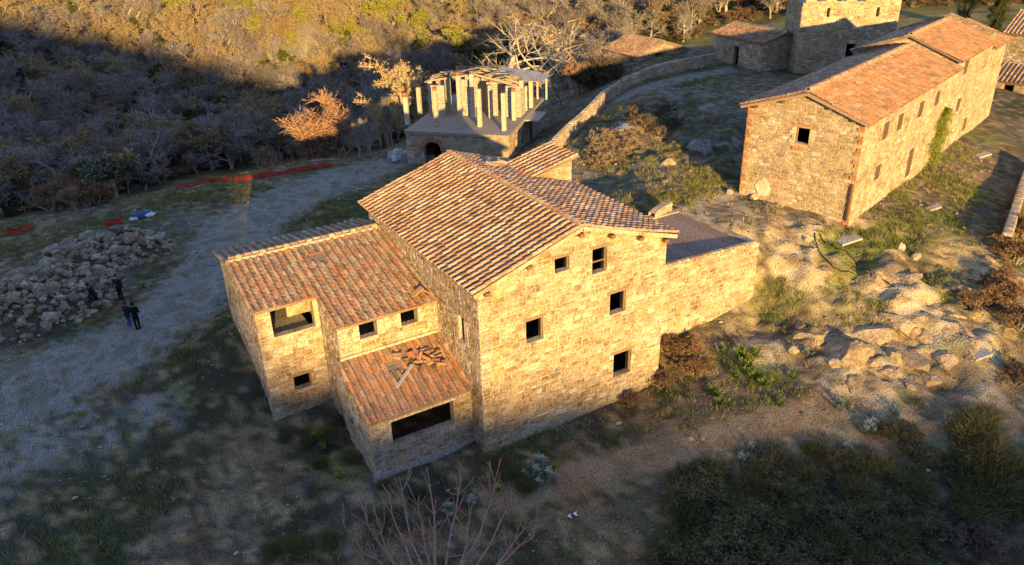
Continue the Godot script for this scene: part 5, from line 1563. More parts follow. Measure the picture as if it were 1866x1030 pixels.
func cypress(label: String, at: Vector3, tall: float, wide: float):
	var t := thing("cypress", label, "tree", at)
	var tb := MB.new()
	tb.col = Color(0.2, 0.15, 0.1)
	tb.tube([Vector3(0, -0.4, 0), Vector3(0, tall * 0.6, 0)], [0.22, 0.08], 6)
	var a := MeshInstance3D.new()
	a.mesh = tb.mesh(M.bark); a.name = "trunk"
	t.add_child(a)
	var mb := MB.new()
	for k in 9000:
		var q := rng.randf()
		var r := wide * pow(sin(PI * clampf(q * 0.86 + 0.1, 0, 1)), 0.7) * (0.8 + 0.25 * sin(q * 23.0 + rng.randf()))
		var th := rng.randf() * TAU
		r *= sqrt(rng.randf_range(0.35, 1.0)) * (0.82 + 0.22 * sin(th * 5.0 + q * 9.0))
		var o := Vector3(cos(th) * r, 0.4 + q * (tall - 0.4), sin(th) * r)
		mb.col = Color(0.035, 0.05, 0.02).lerp(Color(0.08, 0.085, 0.03), rng.randf())
		var e := Vector3(cos(th) * 0.4, 1.0, sin(th) * 0.4).normalized() * 0.28
		mb.ribbon(o, o + e, 0.12, Vector3(rng.randf_range(-1, 1), rng.randf_range(-1, 1), rng.randf_range(-1, 1)))
	var b := MeshInstance3D.new()
	b.mesh = mb.mesh(M.leaf); b.name = "crown"
	t.add_child(b)

var broom_meshes := []
func broom_kinds():
	for k in 4:
		var mb := MB.new()
		var stem := Color(0.07, 0.085, 0.03).lerp(Color(0.16, 0.15, 0.055), k / 4.0)
		for c in 8:
			var base := Vector3(rng.randfn(0, 0.25), 0, rng.randfn(0, 0.25))
			for i in 420:
				var d := Vector3(rng.randfn(0, 0.75), 1, rng.randfn(0, 0.75)).normalized()
				var l := rng.randf_range(0.5, 0.95)
				var q := base + d * l * rng.randf_range(0.1, 0.8)
				mb.col = stem.lerp(Color(0.16, 0.13, 0.06), rng.randf() * rng.randf())
				mb.ribbon(q, q + (d + Vector3(rng.randfn(0, 0.5), rng.randfn(0, 0.3), rng.randfn(0, 0.5))).normalized() * l * 0.38, 0.02, Vector3(rng.randf_range(-1, 1), rng.randf_range(-1, 1), rng.randf_range(-1, 1)))
		broom_meshes.append(mb.mesh(M.leaf))

func scrub():
	broom_kinds()
	var spots := []
	for q in [[1260, 960, 1.5], [1290, 910, 1.3], [1340, 940, 1.5], [1330, 1000, 1.6], [1400, 960, 1.5], [1420, 900, 1.2], [1460, 870, 1.1], [1480, 940, 1.4], [1500, 1000, 1.6], [1550, 960, 1.4], [1560, 900, 1.3], [1600, 930, 1.4], [1620, 1000, 1.5], [1530, 840, 1.0], [1590, 860, 1.1], [1660, 830, 1.1], [1670, 900, 1.2], [1690, 960, 1.2],
		[1480, 830, 0.9], [1400, 850, 0.8], [1230, 1010, 1.3], [1270, 1030, 1.4], [1380, 1040, 1.6], [1450, 1050, 1.6], [1560, 1040, 1.6], [1650, 1050, 1.5], [1360, 890, 1.0], [1635, 790, 0.8], [1290, 1075, 1.6], [1520, 1090, 1.6], [1700, 1080, 1.4]]:
		spots.append(["broom_bush", "dark green broom bush on the shaded bank", "broom bushes on the shaded bank", q])
	for q in [[1770, 810, 1.7], [1790, 850, 1.8], [1760, 870, 1.6], [1800, 900, 1.7], [1840, 860, 1.3], [1850, 930, 1.5], [1780, 780, 1.3], [1770, 930, 1.5]]:
		spots.append(["juniper_bush", "dense dark evergreen bush hanging over the bank beside the dead scrub", "dense dark bushes on the bank", q])
	for q in [[930, 870, 0.9], [910, 845, 0.7], [960, 890, 0.7], [600, 800, 0.8], [620, 770, 0.7], [560, 810, 0.6], [520, 800, 0.5], [585, 850, 0.6], [640, 840, 0.6], [700, 890, 0.5], [540, 1000, 0.8], [500, 1010, 0.7], [600, 990, 0.7], [760, 910, 0.6]]:
		spots.append(["weed_clump", "dark weed clump on the shaded ground beside the farmhouse", "weed clumps below the farmhouse", q])
	var n_bush := 0
	for s in spots:
		var q: Array = s[3]
		var p := hit(q[0], q[1])
		n_bush += 1
		if s[0] == "broom_bush" and n_bush % 2 == 0:
			plant_tree("thorn_bush", "dark leafy thorn bush among the broom on the shaded bank", "bush", "shrub_b", p, q[2] * rng.randf_range(0.8, 1.3), "thorn bushes on the shaded bank", rng.randf_range(1.2, 1.7))
			continue
		var t := thing(s[0], s[1], "bush" if s[0] != "weed_clump" else "weeds", p, s[2])
		var o := MeshInstance3D.new()
		o.mesh = broom_meshes[rng.randi() % 4]
		o.name = "stems"
		o.transform.basis = Basis(Vector3.UP, rng.randf() * TAU).scaled(Vector3(q[2] * 1.05, q[2], q[2] * 1.05))
		t.add_child(o)
	for q in [[1770, 990, 1.4], [1800, 1000, 1.2], [1740, 1010, 1.3], [1490, 900, 1.0]]:
		plant_tree("dead_scrub", "tangle of dead grey branches on the dark bank", "bush", "shrub", hit(q[0], q[1]), q[2], "dead scrub on the bank", 1.6)

func herbs():
	# leafy rosettes: spurge and thistles
	var mk := func(green: Color, pale: Color, sd: int) -> ArrayMesh:
		rng.seed = sd
		var mb := MB.new()
		for s in 9:
			var az := rng.randf() * TAU
			var lean := rng.randf_range(0.15, 0.8)
			var d := Vector3(cos(az) * lean, 1, sin(az) * lean).normalized()
			var l := rng.randf_range(0.35, 0.6)
			var o := Vector3(rng.randfn(0, 0.1), 0, rng.randfn(0, 0.1))
			for k in 26:
				var q := o + d * l * (k + 4) / 30.0
				var t := k * 2.4
				var e := (Vector3(cos(t), rng.randf_range(0.0, 0.7), sin(t)) + d * 0.3).normalized() * rng.randf_range(0.1, 0.19)
				mb.col = green.lerp(pale, rng.randf() * k / 26.0)
				mb.blade(q, q + e, 0.06, Vector3.UP + e.cross(d))
		return mb.mesh(M.leaf)
	var a: ArrayMesh = mk.call(Color(0.10, 0.17, 0.03), Color(0.22, 0.26, 0.05), 61)
	var b: ArrayMesh = mk.call(Color(0.2, 0.24, 0.17), Color(0.36, 0.4, 0.32), 62)
	for q in [[1350, 650, 1.3], [1362, 668, 1.2], [1375, 650, 1.1], [1340, 690, 1.0], [1372, 690, 1.2], [1390, 705, 1.0], [1300, 720, 1.1], [1312, 740, 1.0], [1318, 645, 1.0], [1420, 740, 0.8], [580, 800, 1.0], [590, 820, 0.8], [620, 870, 0.7], [1005, 860, 0.9], [910, 895, 0.7], [1445, 690, 0.8], [1540, 740, 0.7]]:
		leafy("spurge", "bright green leafy spurge on the dry slope", q, a, "green spurge plants")
	for q in [[985, 855, 1.4], [1000, 880, 1.4], [975, 870, 1.2], [1580, 790, 1.3], [1590, 782, 1.1], [1530, 745, 1.1], [1540, 825, 1.0], [860, 920, 1.0], [820, 935, 1.0], [1315, 640, 0.9], [1470, 648, 0.8], [1630, 755, 0.9], [1365, 820, 0.8], [1350, 840, 0.8]]:
		leafy("thistle", "pale grey green thistle rosette on the bank", q, b, "pale thistles")

func leafy(called: String, label: String, q: Array, m: Mesh, group: String):
	var t := thing(called, label, "plant", hit(q[0], q[1]), group)
	var o := MeshInstance3D.new()
	o.mesh = m
	o.name = "leaves"
	o.transform.basis = Basis(Vector3.UP, rng.randf() * TAU).scaled(Vector3.ONE * q[2])
	t.add_child(o)

func grass():
	rng.seed = 909
	var meshes := []
	for k in 3:
		var mb := MB.new()
		for i in 16:
			var az := rng.randf() * TAU
			var o := Vector3(rng.randfn(0, 0.07), -0.02, rng.randfn(0, 0.07))
			var d := Vector3(cos(az) * 0.55, rng.randf_range(0.5, 1.1), sin(az) * 0.55)
			mb.col = Color(1, 1, 1) * rng.randf_range(0.7, 1.15)
			mb.ribbon(o, o + d * rng.randf_range(0.1, 0.24), 0.022, Vector3(rng.randf_range(-1, 1), rng.randf_range(-0.3, 0.3), rng.randf_range(-1, 1)))
		meshes.append(mb.mesh(M.leaf))
	var lists := [[], [], []]
	var tints := [[], [], []]
	for k in 170000:
		var x := rng.randf_range(-28, 52)
		var z := rng.randf_range(-48, 22)
		var c := soil_at(x, z)
		var u := nz2.get_noise_2d(x * 3.0, z * 3.0)
		var grn := c.g - c.r
		var keep := clampf(0.18 + u * 0.7 + (grn + 0.012) * 16.0, 0.02, 1.0)
		if c.r > 0.27: keep *= 0.3
		if c.r > 0.2 and c.r - c.b < 0.08: keep *= 0.06
		if rng.randf() > keep: continue
		if x > -8.6 and x < 11 and z > -14.8 and z < 0.0: continue
		if x >= 11 and x < 19.6 and z < -1.5 and z > -8.5: continue
		var y := height(x, z)
		var s := rng.randf_range(0.7, 2.0)
		var j := rng.randi() % 3
		var col: Color = Color(0.15, 0.175, 0.045).lerp(Color(0.42, 0.33, 0.17), clampf(0.4 - (grn + 0.008) * 18.0 + rng.randfn(0, 0.25), 0, 1))
		lists[j].append(Transform3D(Basis(Vector3.UP, rng.randf() * TAU).scaled(Vector3.ONE * s), Vector3(x, y, z)))
		tints[j].append(col)
	var w := Node3D.new()
	w.name = "grass"
	add_child(w)
	w.set_meta("kind", "stuff"); w.set_meta("label", "short winter grass and dry tufts over the open ground"); w.set_meta("category", "grass")
	for j in 3: mass(w, "grass_tufts", meshes[j], lists[j], tints[j])
	# pebbles and small loose stones
	var pl := []
	var pt := []
	for k in 24000:
		var x := rng.randf_range(-28, 48)
		var z := rng.randf_range(-46, 20)
		if nz.get_noise_2d(x * 5.0, z * 5.0) < 0.02: continue
		if x > -8.6 and x < 11 and z > -14.8 and z < 0.0: continue
		if x >= 11 and x < 19.6 and z < -1.5 and z > -8.5: continue
		var s := rng.randf_range(0.02, 0.06) * (2.4 if rng.randf() < 0.08 else 1.0)
		pl.append(Transform3D(Basis(Vector3.UP, rng.randf() * TAU).scaled(Vector3(s * 1.4, s * 0.8, s)), Vector3(x, height(x, z) + s * 0.2, z)))
		pt.append(ROCK_TONES[rng.randi() % 5] * rng.randf_range(0.8, 1.25))
	var g := Node3D.new()
	g.name = "pebbles"
	add_child(g)
	g.set_meta("kind", "stuff"); g.set_meta("label", "scattered pebbles and small stones on the bare ground"); g.set_meta("category", "pebbles")
	mass(g, "pebble_scatter", rock_meshes[0], pl, pt)

func front_tree():
	# slender bare tree close below the viewer, its tips reaching up over the bank
	rng.seed = 4242
	var foot := hit(800, 1150)
	var t := thing("bare_sapling", "slender leafless tree with reddish shoots and dry seed bunches below the gable", "tree", foot)
	var mb := MB.new()
	var tips := []
	var stack := []
	# main shoots aim at photo positions; every shoot starts from the low fork
	var fork := foot + Vector3(0, 1.0, 0)
	mb.col = Color(0.22, 0.15, 0.12)
	mb.tube([foot - Vector3(0, 0.3, 0), foot + Vector3(0.03, 0.5, 0), fork], [0.11, 0.095, 0.08], 7)
	var trunk := part(t, "trunk", mb, M.bark)
	var tw := MB.new()
	var seeds := MB.new()
	for q in [[620, 935, 0.2], [650, 905, 0.6], [700, 880, 0.3], [730, 870, 0.1], [780, 850, 0.0], [835, 850, -0.2], [905, 855, 0.1], [935, 890, -0.3], [960, 950, 0.4], [985, 945, -0.4], [690, 960, 0.8], [760, 900, -0.6], [860, 920, 0.6], [650, 1005, 0.2]]:
		var r := ray(q[0], q[1])
		var dist = (fork - CAM_POS).length() + 0.4 - q[2] * 1.4
		var tip = CAM_POS + r * dist
		var pts := [fork + Vector3(rng.randfn(0, 0.04), 0, rng.randfn(0, 0.04))]
		var rs := [0.05]
		var n := 7
		for i in range(1, n + 1):
			var f := float(i) / n
			var side = tip - fork
			side.y = 0
			var p = fork.lerp(tip, f) + side * sin(f * PI) * 0.22 + Vector3(0, -sin(f * PI) * 0.2, 0) + Vector3(rng.randfn(0, 0.07), rng.randfn(0, 0.07), rng.randfn(0, 0.07))
			pts.append(p); rs.append(lerpf(0.062, 0.02, f))
		tw.col = Color(0.55, 0.38, 0.29)
		tw.tube(pts, rs, 5)
		for k in 12:
			var i := 2 + rng.randi() % (n - 2)
			var d: Vector3 = (pts[i + 1 if i < n else i] - pts[i - 1]).normalized()
			var e := (d + Vector3(rng.randfn(0, 0.75), rng.randf_range(-0.2, 0.5), rng.randfn(0, 0.75))).normalized()
			var l := rng.randf_range(0.4, 1.2)
			var m: Vector3 = pts[i] + e * l * 0.5 + Vector3(rng.randfn(0, 0.04), 0, rng.randfn(0, 0.04))
			var f: Vector3 = m + (e + Vector3.UP * 0.25).normalized() * l * 0.5
			tw.col = Color(0.66, 0.29, 0.17) if k % 2 else Color(0.56, 0.36, 0.26)
			tw.tube([pts[i], m, f], [0.025, 0.02, 0.014], 4, false)
			for j in 3:
				var g := (e + Vector3(rng.randfn(0, 0.6), rng.randf_range(0, 0.6), rng.randfn(0, 0.6))).normalized() * rng.randf_range(0.1, 0.28)
				tw.tube([m.lerp(f, rng.randf()), m.lerp(f, 0.8) + g], [0.014, 0.01], 3, false)
			if rng.randf() < 0.14:
				for j in 26:
					seeds.col = Color(0.5, 0.33, 0.12).lerp(Color(0.36, 0.2, 0.08), rng.randf())
					var c: Vector3 = f + Vector3(rng.randfn(0, 0.07), rng.randfn(-0.06, 0.07), rng.randfn(0, 0.07))
					var s := Vector3(rng.randf_range(-1, 1), rng.randf_range(-1, 1), rng.randf_range(-1, 1)).normalized() * 0.06
					seeds.tri(c, c + s, c + s.cross(Vector3(0.3, 1, 0.2)).normalized() * 0.04)
	part(t, "crown", tw, M.bark)
	stuff(part(t, "seed_bunches", seeds, M.leaf))

# ---------- stones, rocks ----------
var rock_mbs := []
var rock_meshes := []
func sphere_mb(lvl: int, f: Callable) -> MB:
	var tris := []
	var P := [Vector3.UP, Vector3.DOWN, Vector3.LEFT, Vector3.RIGHT, Vector3.FORWARD, Vector3.BACK]
	for q in [[0, 5, 3], [0, 3, 4], [0, 4, 2], [0, 2, 5], [1, 3, 5], [1, 4, 3], [1, 2, 4], [1, 5, 2]]: tris.append([P[q[0]], P[q[1]], P[q[2]]])
	for i in lvl:
		var nt := []
		for t in tris:
			var a: Vector3 = ((t[0] + t[1]) * 0.5).normalized()
			var b: Vector3 = ((t[1] + t[2]) * 0.5).normalized()
			var c: Vector3 = ((t[2] + t[0]) * 0.5).normalized()
			nt.append([t[0], a, c]); nt.append([a, t[1], b]); nt.append([c, b, t[2]]); nt.append([a, b, c])
		tris = nt
	var mb := MB.new()
	for t in tris: mb.tri(f.call(t[0]), f.call(t[1]), f.call(t[2]))
	return mb

# a stone broken along flat faces: a ball whose far sides are cut back to random planes
func cut_rock(lvl: int, sd: int, cuts: int, squash: Vector3) -> MB:
	var r := RandomNumberGenerator.new()
	r.seed = sd
	var planes := []
	for k in cuts:
		planes.append([Vector3(r.randfn(0, 1), r.randfn(0, 1), r.randfn(0, 1)).normalized(), r.randf_range(0.55, 0.85)])
	return sphere_mb(lvl, func(p):
		var q: Vector3 = p
		for pl in planes:
			var d: float = q.dot(pl[0]) - pl[1]
			if d > 0: q -= pl[0] * d
		return q * squash * (1.0 + 0.1 * nz2.get_noise_3d(p.x * 60.0 + sd, p.y * 60.0, p.z * 60.0)))

func rock_kinds():
	for k in 8:
		var m := cut_rock(1, 40 + k, 7, Vector3(1.05, 0.85, 0.95))
		rock_mbs.append(m)
		rock_meshes.append(m.mesh(M.rock))

func heap(label: String, px: Vector2, ax: Vector2, turn: float, high: float, count: int, sd: int):
	rng.seed = sd
	var c := hit(px.x, px.y)
	var h := thing("stone_heap", label, "stones", c)
	var top := func(x: float, z: float) -> float:
		var q := (x / ax.x) * (x / ax.x) + (z / ax.y) * (z / ax.y)
		return high * maxf(0.0, 1.0 - q) * (0.8 + 0.5 * nz.get_noise_2d(x * 9.0 + sd, z * 9.0))
	var bs := Basis(Vector3.UP, turn)
	var at := func(x: float, z: float) -> Vector3:
		var p: Vector3 = c + bs * Vector3(x, 0, z)
		return Vector3(p.x, height(p.x, p.z) + top.call(x, z), p.z)
	var mb := MB.new()
	mb.col = Color(0.13, 0.11, 0.08)
	var n := 22
	for i in n:
		for j in n:
			var q := []
			for e in [[0, 0], [1, 0], [1, 1], [0, 1]]:
				q.append(at.call(((i + e[0]) * 2.0 / n - 1) * ax.x * 1.1, ((j + e[1]) * 2.0 / n - 1) * ax.y * 1.1) - Vector3(0, 0.12, 0))
			mb.quad(q[0], q[3], q[2], q[1])
	part(h, "soil", mb, M.ground)
	var all := []
	for k in count:
		var r := sqrt(rng.randf()) * 1.04
		var t := rng.randf() * TAU
		var x: float = cos(t) * r * ax.x
		var z: float = sin(t) * r * ax.y
		var s := rng.randf_range(0.1, 0.25) * (rng.randf_range(1.4, 2.1) if rng.randf() < 0.16 else 1.0)
		var p: Vector3 = at.call(x, z) + Vector3(0, s * rng.randf_range(0.1, 0.7), 0)
		var tr := Transform3D(Basis.from_euler(Vector3(rng.randf() * 0.9, rng.randf() * TAU, rng.randf() * 0.9)).scaled(Vector3(s * rng.randf_range(1.0, 1.5), s * rng.randf_range(0.9, 1.3), s)), p)
		all.append([tr, s, rng.randi() % 8, rng.randi() % 5])
	all.sort_custom(func(e, f): return e[1] > f[1])
	var rest := MB.new()
	for i in all.size():
		var q: Array = all[i]
		if i < 300:
			var o := MeshInstance3D.new()
			o.mesh = rock_meshes[q[2]]
			o.material_override = M.rock_tones[q[3]]
			o.transform = q[0]
			o.position -= c
			o.name = numbered(h, "stone")
			h.add_child(o, true)
		else: rest.join(rock_mbs[q[2]], q[0], ROCK_TONES[q[3]] * rng.randf_range(0.85, 1.15))
	if rest.v.size(): stuff(part(h, "small_stones", rest, M.rock))

func outcrop(label: String, u: float, v: float, sz: Vector3, col: Color, group: String, turn := 0.0, tilt := 0.0, called := "rock_outcrop"):
	var p := hit(u, v)
	var off := u * 0.37 + v
	var m := cut_rock(4, int(off), 14, Vector3.ONE)
	m.col = Color.WHITE
	for i in m.c.size(): m.c[i] = col
	var t := thing(called, label, "rock", p, group)
	var o := MeshInstance3D.new()
	o.mesh = m.mesh(M.rock)
	o.name = "stone"
	o.transform.basis = Basis.from_euler(Vector3(tilt, turn, tilt * 0.5)) * Basis.from_scale(sz)
	o.position.y = -sz.y * 0.62
	t.add_child(o)

func rocks():
	rng.seed = 31
	var tan := Color(0.46, 0.36, 0.235)
	var gry := Color(0.33, 0.31, 0.28)
	var lt := "tan rock outcrop jutting from the sunlit slope below the stone house"
	for q in [[1560, 640, 1.3, 0.8, 1.0], [1590, 600, 1.4, 0.7, 1.0], [1640, 580, 1.3, 0.8, 1.1], [1690, 610, 1.5, 0.8, 1.1], [1650, 640, 1.5, 0.7, 1.1], [1720, 640, 1.2, 0.7, 1.0], [1480, 610, 1.0, 0.5, 0.8], [1500, 590, 1.1, 0.5, 0.8], [1600, 545, 1.1, 0.6, 0.9], [1560, 690, 1.3, 0.6, 0.9], [1700, 550, 1.2, 0.7, 1.0], [1760, 600, 1.1, 0.6, 0.9], [1745, 520, 1.0, 0.5, 0.9], [1660, 500, 0.9, 0.5, 0.8], [1780, 500, 0.9, 0.5, 0.8], [1850, 500, 0.9, 0.6, 0.8], [1620, 670, 1.2, 0.5, 0.9], [1690, 680, 1.0, 0.5, 0.8],
		[1535, 655, 0.7, 0.5, 0.6], [1575, 620, 0.6, 0.45, 0.6], [1615, 610, 0.7, 0.5, 0.6], [1625, 640, 0.6, 0.4, 0.5], [1665, 600, 0.7, 0.5, 0.6], [1670, 660, 0.6, 0.4, 0.5], [1740, 570, 0.7, 0.5, 0.6], [1590, 575, 0.6, 0.4, 0.5], [1520, 610, 0.5, 0.4, 0.5], [1460, 590, 0.5, 0.35, 0.45], [1545, 575, 0.5, 0.35, 0.4], [1725, 600, 0.7, 0.5, 0.6], [1640, 540, 0.6, 0.4, 0.5], [1690, 520, 0.6, 0.4, 0.5], [1720, 490, 0.5, 0.4, 0.5], [1600, 500, 0.4, 0.3, 0.4], [1800, 560, 0.6, 0.4, 0.5], [1770, 640, 0.6, 0.4, 0.5], [1800, 470, 0.6, 0.4, 0.5], [1660, 700, 0.6, 0.35, 0.5], [1590, 655, 0.5, 0.4, 0.5]]:
		outcrop(lt, q[0], q[1], Vector3(q[2] * 1.05, q[3] * 0.7, q[4] * 1.0), tan * rng.randf_range(0.8, 1.12), "rock outcrops on the sunlit slope", rng.randf() * TAU, rng.randfn(0, 0.25))
	for q in [[1310, 235, 2.6, 0.9, 1.5], [1280, 262, 1.8, 0.7, 1.2], [1330, 205, 2.2, 0.7, 1.4], [1290, 195, 2.0, 0.5, 1.4], [1250, 205, 1.6, 0.5, 1.1], [1350, 180, 2.0, 0.5, 1.5], [1300, 175, 2.0, 0.4, 1.2], [1335, 255, 1.8, 0.9, 1.3], [1345, 300, 1.0, 0.5, 0.8]]:
		outcrop("grey weathered rock slab in the shade of the yard", q[0], q[1], Vector3(q[2] * 0.85, q[3] * 0.8, q[4] * 0.85), gry * rng.randf_range(0.65, 0.95), "grey rock slabs in the yard", rng.randf_range(-0.4, 0.9), rng.randfn(0, 0.15))
	outcrop("pointed pale rock with its tip in sunlight in the yard", 1214, 298, Vector3(1.2, 1.0, 0.9), Color(0.42, 0.37, 0.28), "", 0.4, 0.1, "boulder")
	outcrop("small mossy rock ledge on the sunlit green patch of the yard", 1222, 328, Vector3(1.0, 0.35, 0.5), Color(0.4, 0.32, 0.2), "", 0.2, 0.0, "boulder")
	for q in [[1375, 362, 0.35], [1330, 352, 0.4], [1470, 440, 0.3], [1445, 640, 0.35], [1280, 800, 0.22], [1258, 802, 0.18], [1350, 880, 0.2], [1640, 455, 0.5], [1668, 470, 0.4]]:
		var p := hit(q[0], q[1])
		var o := MeshInstance3D.new()
		var t := thing("loose_stone", "single pale loose stone lying on the ground", "stone", p + Vector3(0, q[2] * 0.2, 0), "loose stones")
		o.mesh = rock_meshes[rng.randi() % 8]
		o.material_override = M.rock_tones[3]
		o.name = "stone"
		o.transform.basis = Basis(Vector3.UP, rng.randf() * TAU).scaled(Vector3.ONE * q[2])
		t.add_child(o)

# ---------- people ----------
func person(label: String, at: Vector3, yaw: float, lean: float, coat: Color, legs: Color, hair: Color, shoe: Color, arms: Array, wide: float, mask := false):
	# arms: for each side elbow and wrist offsets from the shoulder
	var B := []
	var skin := Color(0.5, 0.33, 0.24)
	var add := func(a: Vector3, b: Vector3, ra: float, rb: float, c: Color): B.append([a, b, ra, rb, c])
	var hip := Vector3(0, 0.93, 0)
	var bend := func(p: Vector3) -> Vector3: return Vector3(p.x, p.y, p.z) + Vector3(0, 0, 1) * lean * maxf(0.0, p.y - 0.85)
	for s in [-1.0, 1.0]:
		var kn := Vector3(s * 0.1, 0.5, 0.03)
		var an := Vector3(s * wide, 0.1, -0.02)
		add.call(Vector3(s * 0.09, 0.9, 0), kn, 0.095, 0.068, legs)
		add.call(kn, an, 0.068, 0.05, legs)
		add.call(Vector3(s * wide, 0.05, -0.04), Vector3(s * wide * 1.15, 0.04, 0.15), 0.048, 0.042, shoe)
	add.call(bend.call(Vector3(-0.06, 0.92, 0)), bend.call(Vector3(0.06, 0.92, 0)), 0.14, 0.14, coat)
	add.call(bend.call(Vector3(0, 0.95, 0)), bend.call(Vector3(0, 1.3, 0.0)), 0.15, 0.155, coat)
	add.call(bend.call(Vector3(-0.14, 1.38, 0)), bend.call(Vector3(0.14, 1.38, 0)), 0.095, 0.095, coat)
	add.call(bend.call(Vector3(0, 1.42, 0)), bend.call(Vector3(0, 1.54, 0.02)), 0.055, 0.05, skin)
	add.call(bend.call(Vector3(0, 1.6, 0.035)), bend.call(Vector3(0, 1.66, 0.03)), 0.085, 0.09, skin)
	add.call(bend.call(Vector3(0, 1.66, -0.01)), bend.call(Vector3(0, 1.7, 0.01)), 0.1, 0.1, hair)
	add.call(bend.call(Vector3(0, 1.61, 0.12)), bend.call(Vector3(0, 1.585, 0.13)), 0.018, 0.02, Color(0.75, 0.75, 0.75) if mask else skin)
	if mask: add.call(bend.call(Vector3(-0.03, 1.575, 0.095)), bend.call(Vector3(0.03, 1.575, 0.095)), 0.045, 0.045, Color(0.75, 0.75, 0.75))
	for s in [-1.0, 1.0]: add.call(bend.call(Vector3(s * 0.095, 1.63, 0.02)), bend.call(Vector3(s * 0.1, 1.6, 0.02)), 0.018, 0.015, skin)
	var hands := []
	for i in 2:
		var s := -1.0 if i == 0 else 1.0
		var sh: Vector3 = bend.call(Vector3(s * 0.2, 1.4, 0))
		var el: Vector3 = sh + arms[i][0]
		var wr: Vector3 = sh + arms[i][1]
		add.call(sh, el, 0.068, 0.055, coat)
		add.call(el, wr, 0.055, 0.042, coat)
		var hd := (wr - el).normalized()
		add.call(wr, wr + hd * 0.07, 0.036, 0.038, skin)
		hands.append([wr + hd * 0.07, hd, s])
	var lo := Vector3(1e9, 1e9, 1e9)
	var hi := -lo
	for b in B:
		for e in [b[0], b[1]]:
			lo = lo.min(e - Vector3.ONE * 0.2); hi = hi.max(e + Vector3.ONE * 0.2)
	var cell := 0.03
	var nx := int((hi.x - lo.x) / cell) + 1
	var ny := int((hi.y - lo.y) / cell) + 1
	var nzz := int((hi.z - lo.z) / cell) + 1
	var fld := PackedFloat32Array()
	fld.resize(nx * ny * nzz)
	fld.fill(0.3)
	var own := PackedByteArray()
	own.resize(nx * ny * nzz)
	var bst := PackedFloat32Array()
	bst.resize(nx * ny * nzz)
	bst.fill(9.0)
	for bi in B.size():
		var b: Array = B[bi]
		var m0: Vector3 = (b[0].min(b[1]) - Vector3.ONE * 0.2 - lo) / cell
		var m1: Vector3 = (b[0].max(b[1]) + Vector3.ONE * 0.2 - lo) / cell
		var ab: Vector3 = b[1] - b[0]
		var l2 := maxf(ab.length_squared(), 1e-6)
		for z in range(maxi(0, int(m0.z)), mini(nzz, int(m1.z) + 1)):
			for y in range(maxi(0, int(m0.y)), mini(ny, int(m1.y) + 1)):
				for x in range(maxi(0, int(m0.x)), mini(nx, int(m1.x) + 1)):
					var q = lo + Vector3(x, y, z) * cell - b[0]
					var t := clampf(q.dot(ab) / l2, 0, 1)
					var dd: float = (q - ab * t).length() - lerpf(b[2], b[3], t)
					var k := (z * ny + y) * nx + x
					if dd < bst[k]: bst[k] = dd; own[k] = bi
					var h := clampf(0.5 + 0.5 * (dd - fld[k]) / 0.035, 0, 1)
					fld[k] = lerpf(dd, fld[k], h) - 0.035 * h * (1.0 - h)
	var vid := {}
	var vp := PackedVector3Array()
	var vc := []
	var st := [1, nx, nx * ny]
	for z in nzz - 1:
		for y in ny - 1:
			for x in nx - 1:
				var k := (z * ny + y) * nx + x
				var sum := Vector3.ZERO
				var cnt := 0
				var first := fld[k] < 0
				var mixed := false
				for c in 8:
					if (fld[k + (c & 1) + ((c >> 1) & 1) * nx + (c >> 2) * nx * ny] < 0) != first: mixed = true
				if not mixed: continue
				for c in 8:
					var ka := k + (c & 1) + ((c >> 1) & 1) * nx + (c >> 2) * nx * ny
					for e in 3:
						if c & (1 << e): continue
						var kb: int = ka + st[e]
						var fa := fld[ka]
						var fb := fld[kb]
						if (fa < 0) != (fb < 0):
							var pa := Vector3(x + (c & 1), y + ((c >> 1) & 1), z + (c >> 2))
							var ad := Vector3(1 if e == 0 else 0, 1 if e == 1 else 0, 1 if e == 2 else 0)
							sum += pa + ad * (fa / (fa - fb))
							cnt += 1
				vid[k] = vp.size()
				vp.append(lo + sum / cnt * cell)
				vc.append(B[own[k]][4])
	var nrm := func(p: Vector3) -> Vector3:
		var f := (p - lo) / cell
		var x := clampi(int(round(f.x)), 1, nx - 2)
		var y := clampi(int(round(f.y)), 1, ny - 2)
		var z := clampi(int(round(f.z)), 1, nzz - 2)
		var k := (z * ny + y) * nx + x
		return Vector3(fld[k + 1] - fld[k - 1], fld[k + nx] - fld[k - nx], fld[k + nx * ny] - fld[k - nx * ny]).normalized()
	var mb := MB.new()
	for k in vid:
		for e in 3:
			var a1: int = st[(e + 1) % 3]
			var a2: int = st[(e + 2) % 3]
			var kb: int = k + st[e]
			if (fld[k] < 0) == (fld[kb] < 0): continue
			if not (vid.has(k - a1) and vid.has(k - a2) and vid.has(k - a1 - a2)): continue
			var i0: int = vid[k]
			var i1: int = vid[k - a1]
			var i2: int = vid[k - a1 - a2]
			var i3: int = vid[k - a2]
			mb.col = vc[i0]
			var n0: Vector3 = nrm.call(vp[i0])
			var n1: Vector3 = nrm.call(vp[i1])
			var n2: Vector3 = nrm.call(vp[i2])
			var n3: Vector3 = nrm.call(vp[i3])
			if fld[k] < 0:
				mb.trin(vp[i0], vp[i1], vp[i2], n0, n1, n2); mb.trin(vp[i0], vp[i2], vp[i3], n0, n2, n3)
			else:
				mb.trin(vp[i0], vp[i2], vp[i1], n0, n2, n1); mb.trin(vp[i0], vp[i3], vp[i2], n0, n3, n2)
	mb.col = skin
